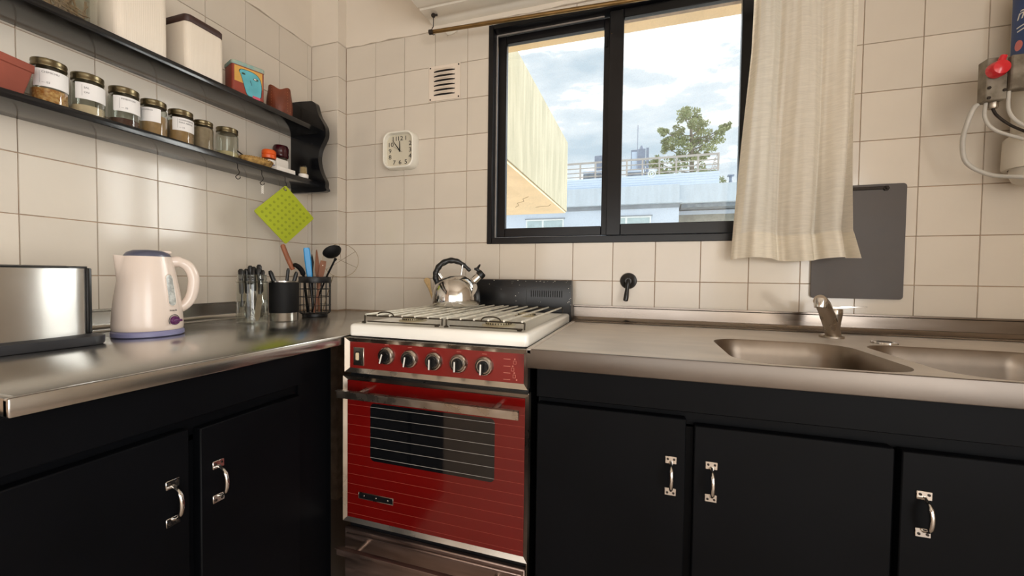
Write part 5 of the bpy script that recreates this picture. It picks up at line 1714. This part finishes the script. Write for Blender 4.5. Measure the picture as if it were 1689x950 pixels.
# building across the yard
by = 20.0
bl = thing('apartment_building', 'pale blue-grey building across the yard with a railed roof terrace', 'building', (0, by + 3, -3))
obj('wall', bx(NB(), -9, 2.83, by, by + 8, -3, 4.575), M['facade'], bl)
obj('side_wall', bx(NB(), 2.832, 9, by + 1.2, by + 8, -3, 4.575), M['facade'], bl)
obj('soffit_shade_strip', bx(NB(), -9, 2.85, by - 0.05, by + 8, 4.577, 4.772), M['grey_soffit_shade'], bl)  # the fascia's shadow, drawn as a strip of darker grey
obj('fascia', bx(NB(), -9, 2.806, by - 0.35, by + 8, 4.774, 5.655), M['band'], bl)
obj('fascia', bx(NB(), 2.808, 9, by - 0.05, by + 8, 4.78, 5.655), M['band'], bl)
obj('recess_shade_band', bx(NB(), 2.95, 9, by + 0.25, by + 1.1, 4.60, 4.775), M['darkband'], bl)  # dark recess below the fascia, its shade put into the block's colour
obj('fascia_nib', bx(NB(), 2.808, 2.96, by - 0.30, by - 0.06, 4.774, 4.90), M['band'], bl)
pa = obj('parapet', bx(NB(), -9, 4.57, by + 0.02, by + 0.2, 5.658, 6.25), M['facade'], bl)
for k in range(5):
    z = 5.66 + 0.118 * k
    bm = prism(NB(), [(by - 0.012, z), (by + 0.02, z), (by + 0.02, z + 0.116), (by + 0.004, z + 0.116)], -9, 4.59, 'x')
    obj('siding_board', bm, M['siding'], pa)
obj('lower_roof', prism(NB(), [(by + 0.6, 3.2), (by + 1.19, 4.36), (by + 1.19, 3.2)], 2.84, 9, 'x'), M['rooftile'], bl)
for x0, x1, xm in ((-5.0, -2.90, -4.05), (-0.55, 1.535, 0.33)):
    f = obj('window', rect_frame(NB(), x0, x1, 2.9, 4.19, 0.07, 0.07, 0.07, 0.07, by - 0.06, by + 0.02, 0), M['winframe'], bl)
    obj('mullion', bx(NB(), xm - 0.05, xm + 0.05, by - 0.05, by + 0.02, 2.97, 4.12), M['winframe'], f)
    obj('pane', bx(NB(), x0 + 0.07, xm - 0.05, by - 0.02, by - 0.01, 2.97, 4.12), M['winglass'], f)
    obj('pane', bx(NB(), xm + 0.05, x1 - 0.07, by - 0.02, by - 0.01, 2.97, 4.12), M['winglass'], f)
    obj('lintel_line', bx(NB(), x0 - 0.06, x1 + 0.06, by - 0.075, by, 4.192, 4.25), M['grey_soffit_shade'], f)
rl = thing('roof_railing', 'greige metal railing along the building\'s roof terrace', 'railing', (-2, by + 0.1, 6.252))
for i, x in enumerate((-6.1, -5.3, -4.5, -3.7, -2.9, -2.077, -1.286, -0.49, 0.304, 1.071, 1.879, 2.667, 3.654, 4.545)):
    obj('post', bx(NB(), x - 0.04, x + 0.04, by + 0.06, by + 0.14, 6.252, 7.10), M['railing'], rl)
for z, hh in ((7.10, 0.05), (6.83, 0.022), (6.60, 0.022), (6.38, 0.022)):
    obj('rail', bx(NB(), -8.5, 4.585, by + 0.07, by + 0.13, z - hh, z + hh * 0.8), M['railing'], rl)
bm = NB()
for zc, rr__ in ((6.42, 0.09), (6.62, 0.085), (6.82, 0.07)):
    tube(bm, [(4.40 + (rr__ * (1 - i / 30)) * math.cos(i * 0.5), by + 0.1, zc + (rr__ * (1 - i / 30)) * math.sin(i * 0.5)) for i in range(22)], 0.014, 6)
tube(bm, [(4.22, by + 0.1, 6.28), (4.36, by + 0.1, 6.75), (4.50, by + 0.1, 7.06)], 0.016, 6)
obj('scroll_bracket', bm, M['railing'], rl)
bm = tube(NB(), [(1.519 + 0.17 * math.cos(2 * PI * i / 28), by + 0.0, 6.30 + 0.17 * math.sin(2 * PI * i / 28)) for i in range(28)], 0.03, 8, True)
tube(bm, [(1.519 + 0.07 * math.cos(2 * PI * i / 20), by + 0.0, 6.30 + 0.07 * math.sin(2 * PI * i / 20)) for i in range(20)], 0.025, 8, True)
obj('ring_ornament', bm, M['winframe'], rl)

# roof plant: tank housings, mast
rt1 = thing('roof_tank', 'grey-blue water tank housing with domed vent behind the railing', 'water tank', (0.9, by + 1.8, 6.0))
bm = NB()
bx(bm, 0.455, 0.80, by + 1.5, by + 2.4, 5.66, 8.02)
bx(bm, 0.80, 1.20, by + 1.3, by + 2.3, 5.66, 7.98)
bx(bm, 1.24, 1.38, by + 1.4, by + 1.8, 5.66, 8.05)
obj('housing', bm, M['tank'], rt1)
obj('pale_panel', bx(NB(), 0.50, 0.78, by + 1.46, by + 1.499, 6.2, 7.9), M['siding'], rt1)
obj('vent_dome', lathe(NB(), [(0.20, 7.98), (0.20, 8.06), (0.12, 8.14), (0.09, 8.22), (0.05, 8.30), (0.001, 8.31)], 18, 1.0, by + 1.8), M['tank'], rt1)
tag(obj('antenna_mast', tube(NB(), [(0.80, by + 1.0, 5.66), (0.80, by + 1.0, 9.15)], 0.022, 8), M['tank']), 'slim vertical antenna mast in front of the water tank', 'antenna')
rt2 = obj('roof_tank', bx(NB(), -1.47, -0.6, by + 1.2, by + 2.0, 5.66, 7.78, 0.03), M['tank'])
tag(rt2, 'smaller grey tank housing partly behind the window\'s middle post', 'water tank')
for nm, x0, x1, z1 in (('low and long, left of the middle post', -1.98, -1.0, 6.78), ('half hidden behind railing right of the middle post', 0.32, 1.12, 6.72)):
    hv = thing('roof_machine', 'dark grey roof machine ' + nm, 'machine', ((x0 + x1) / 2, by + 0.8, 5.66))
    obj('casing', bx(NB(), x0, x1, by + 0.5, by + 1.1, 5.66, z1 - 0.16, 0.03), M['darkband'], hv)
    obj('top_cover', bx(NB(), x0 - 0.02, x1 + 0.02, by + 0.48, by + 1.12, z1 - 0.155, z1, 0.03), M['siding'], hv)
cp_ = thing('flue_pipe', 'short grey flue pipe with flat cap at the roof\'s right end', 'chimney', (5.17, by + 0.5, 5.656))
obj('pipe', lathe(NB(), [(0.085, 5.656), (0.085, 5.80), (0.065, 5.9), (0.08, 6.06)], 14, 5.17, by + 0.5), M['tank'], cp_)
obj('cap', bx(NB(), 5.03, 5.30, by + 0.36, by + 0.64, 6.065, 6.12), M['tank'], cp_)

# ---- tree behind the building
def leaves(bm, c, rad, n, size):
    for _ in range(n):
        d = Vector((rnd.gauss(0, 1), rnd.gauss(0, 1), rnd.gauss(0, 1))).normalized() * rad * rnd.random() ** 0.4
        p = c + Vector((d.x, d.y, d.z * 0.8))
        q = Quaternion((rnd.gauss(0, 1), rnd.gauss(0, 1), rnd.gauss(0, 1), rnd.gauss(0, 1))).normalized()
        s = size * rnd.uniform(0.6, 1.2)
        vs = [bm.verts.new(p + q @ Vector(v)) for v in ((-s, 0, 0), (0, -s * 0.4, s * 0.12), (s, 0, 0), (0, s * 0.4, s * 0.12))]
        bm.faces.new(vs)
TYY = 32.0
tr_ = thing('tree', 'airy olive-green tree rising behind the roof terrace railing', 'tree', (4.5, TYY, -3))
trunk = spline([(4.6, TYY, -3), (4.7, TYY, 4), (4.62, TYY, 8.5), (4.55, TYY, 11.0), (4.45, TYY, 12.8), (4.4, TYY, 13.7)], 5)
obj('trunk', tube(NB(), trunk, [0.30 - 0.28 * i / (len(trunk) - 1) for i in range(len(trunk))], 10), M['bark'], tr_)
clusters = [(4.4, 13.75, .62), (4.0, 13.2, .62), (4.85, 13.3, .60), (3.7, 12.6, .55), (5.2, 12.7, .62), (4.5, 12.5, .50), (5.0, 11.9, .75), (2.55, 12.35, .48), (2.9, 12.0, .50), (3.6, 11.5, .70),
            (4.2, 11.2, .80), (5.4, 11.2, .80), (6.0, 11.6, .62), (6.5, 11.95, .45), (6.85, 12.2, .30), (3.0, 11.2, .50), (3.5, 10.5, .75), (4.6, 10.2, .70), (2.2, 10.3, .60), (1.6, 10.0, .60), (5.6, 10.5, .5),
            (2.6, 9.5, .70), (3.8, 9.4, .6), (5.2, 9.4, .6), (1.4, 9.3, .6), (2.0, 8.9, .6), (6.0, 9.0, .5)]
fol = NB()
for cx, cz, rad in clusters:
    cy = TYY + rnd.uniform(-0.9, 0.9)
    st_ = trunk[min(len(trunk) - 1, max(8, int(8 + (cz - 8.8) / 5.0 * 15)))]
    st_ = Vector(st_) - Vector((0, 0, 0.6))
    mid = (st_ + Vector((cx, cy, cz))) / 2 + Vector((0, 0, -0.15))
    obj('branch', tube(NB(), spline([st_, mid, (cx, cy, cz)], 4), [0.07 - 0.052 * i / 8 for i in range(9)], 6), M['bark'], tr_)
    for _ in range(5):
        d = Vector((rnd.uniform(-1, 1), rnd.uniform(-1, 1), rnd.uniform(-.7, .7))) * rad * 0.75
        leaves(fol, Vector((cx, cy, cz)) + d, rad * 0.55, 70, 0.12)
obj('foliage', fol, M['leaf'], tr_, smooth=0, kind='stuff', recalc=False)
bs = thing('bush', 'low green roof plant beside the flue pipe', 'bush', (4.85, by + 0.5, 5.656))
fol = NB()
leaves(fol, Vector((4.72, by + 0.5, 5.93)), 0.22, 110, 0.06)
leaves(fol, Vector((4.88, by + 0.5, 5.83)), 0.13, 60, 0.05)
obj('foliage', fol, M['leaf'], bs, smooth=0, kind='stuff', recalc=False)
obj('stem', tube(NB(), [(4.8, by + 0.5, 5.656), (4.8, by + 0.5, 5.95)], 0.02, 6), M['bark'], bs)
g = obj('ground', bx(NB(), -60, 60, 0.6, 120, -3.2, -3.0), M['ground'])
g['kind'] = 'structure'
tag(g, 'grey yard far below the window, in front of the pale building', 'ground')
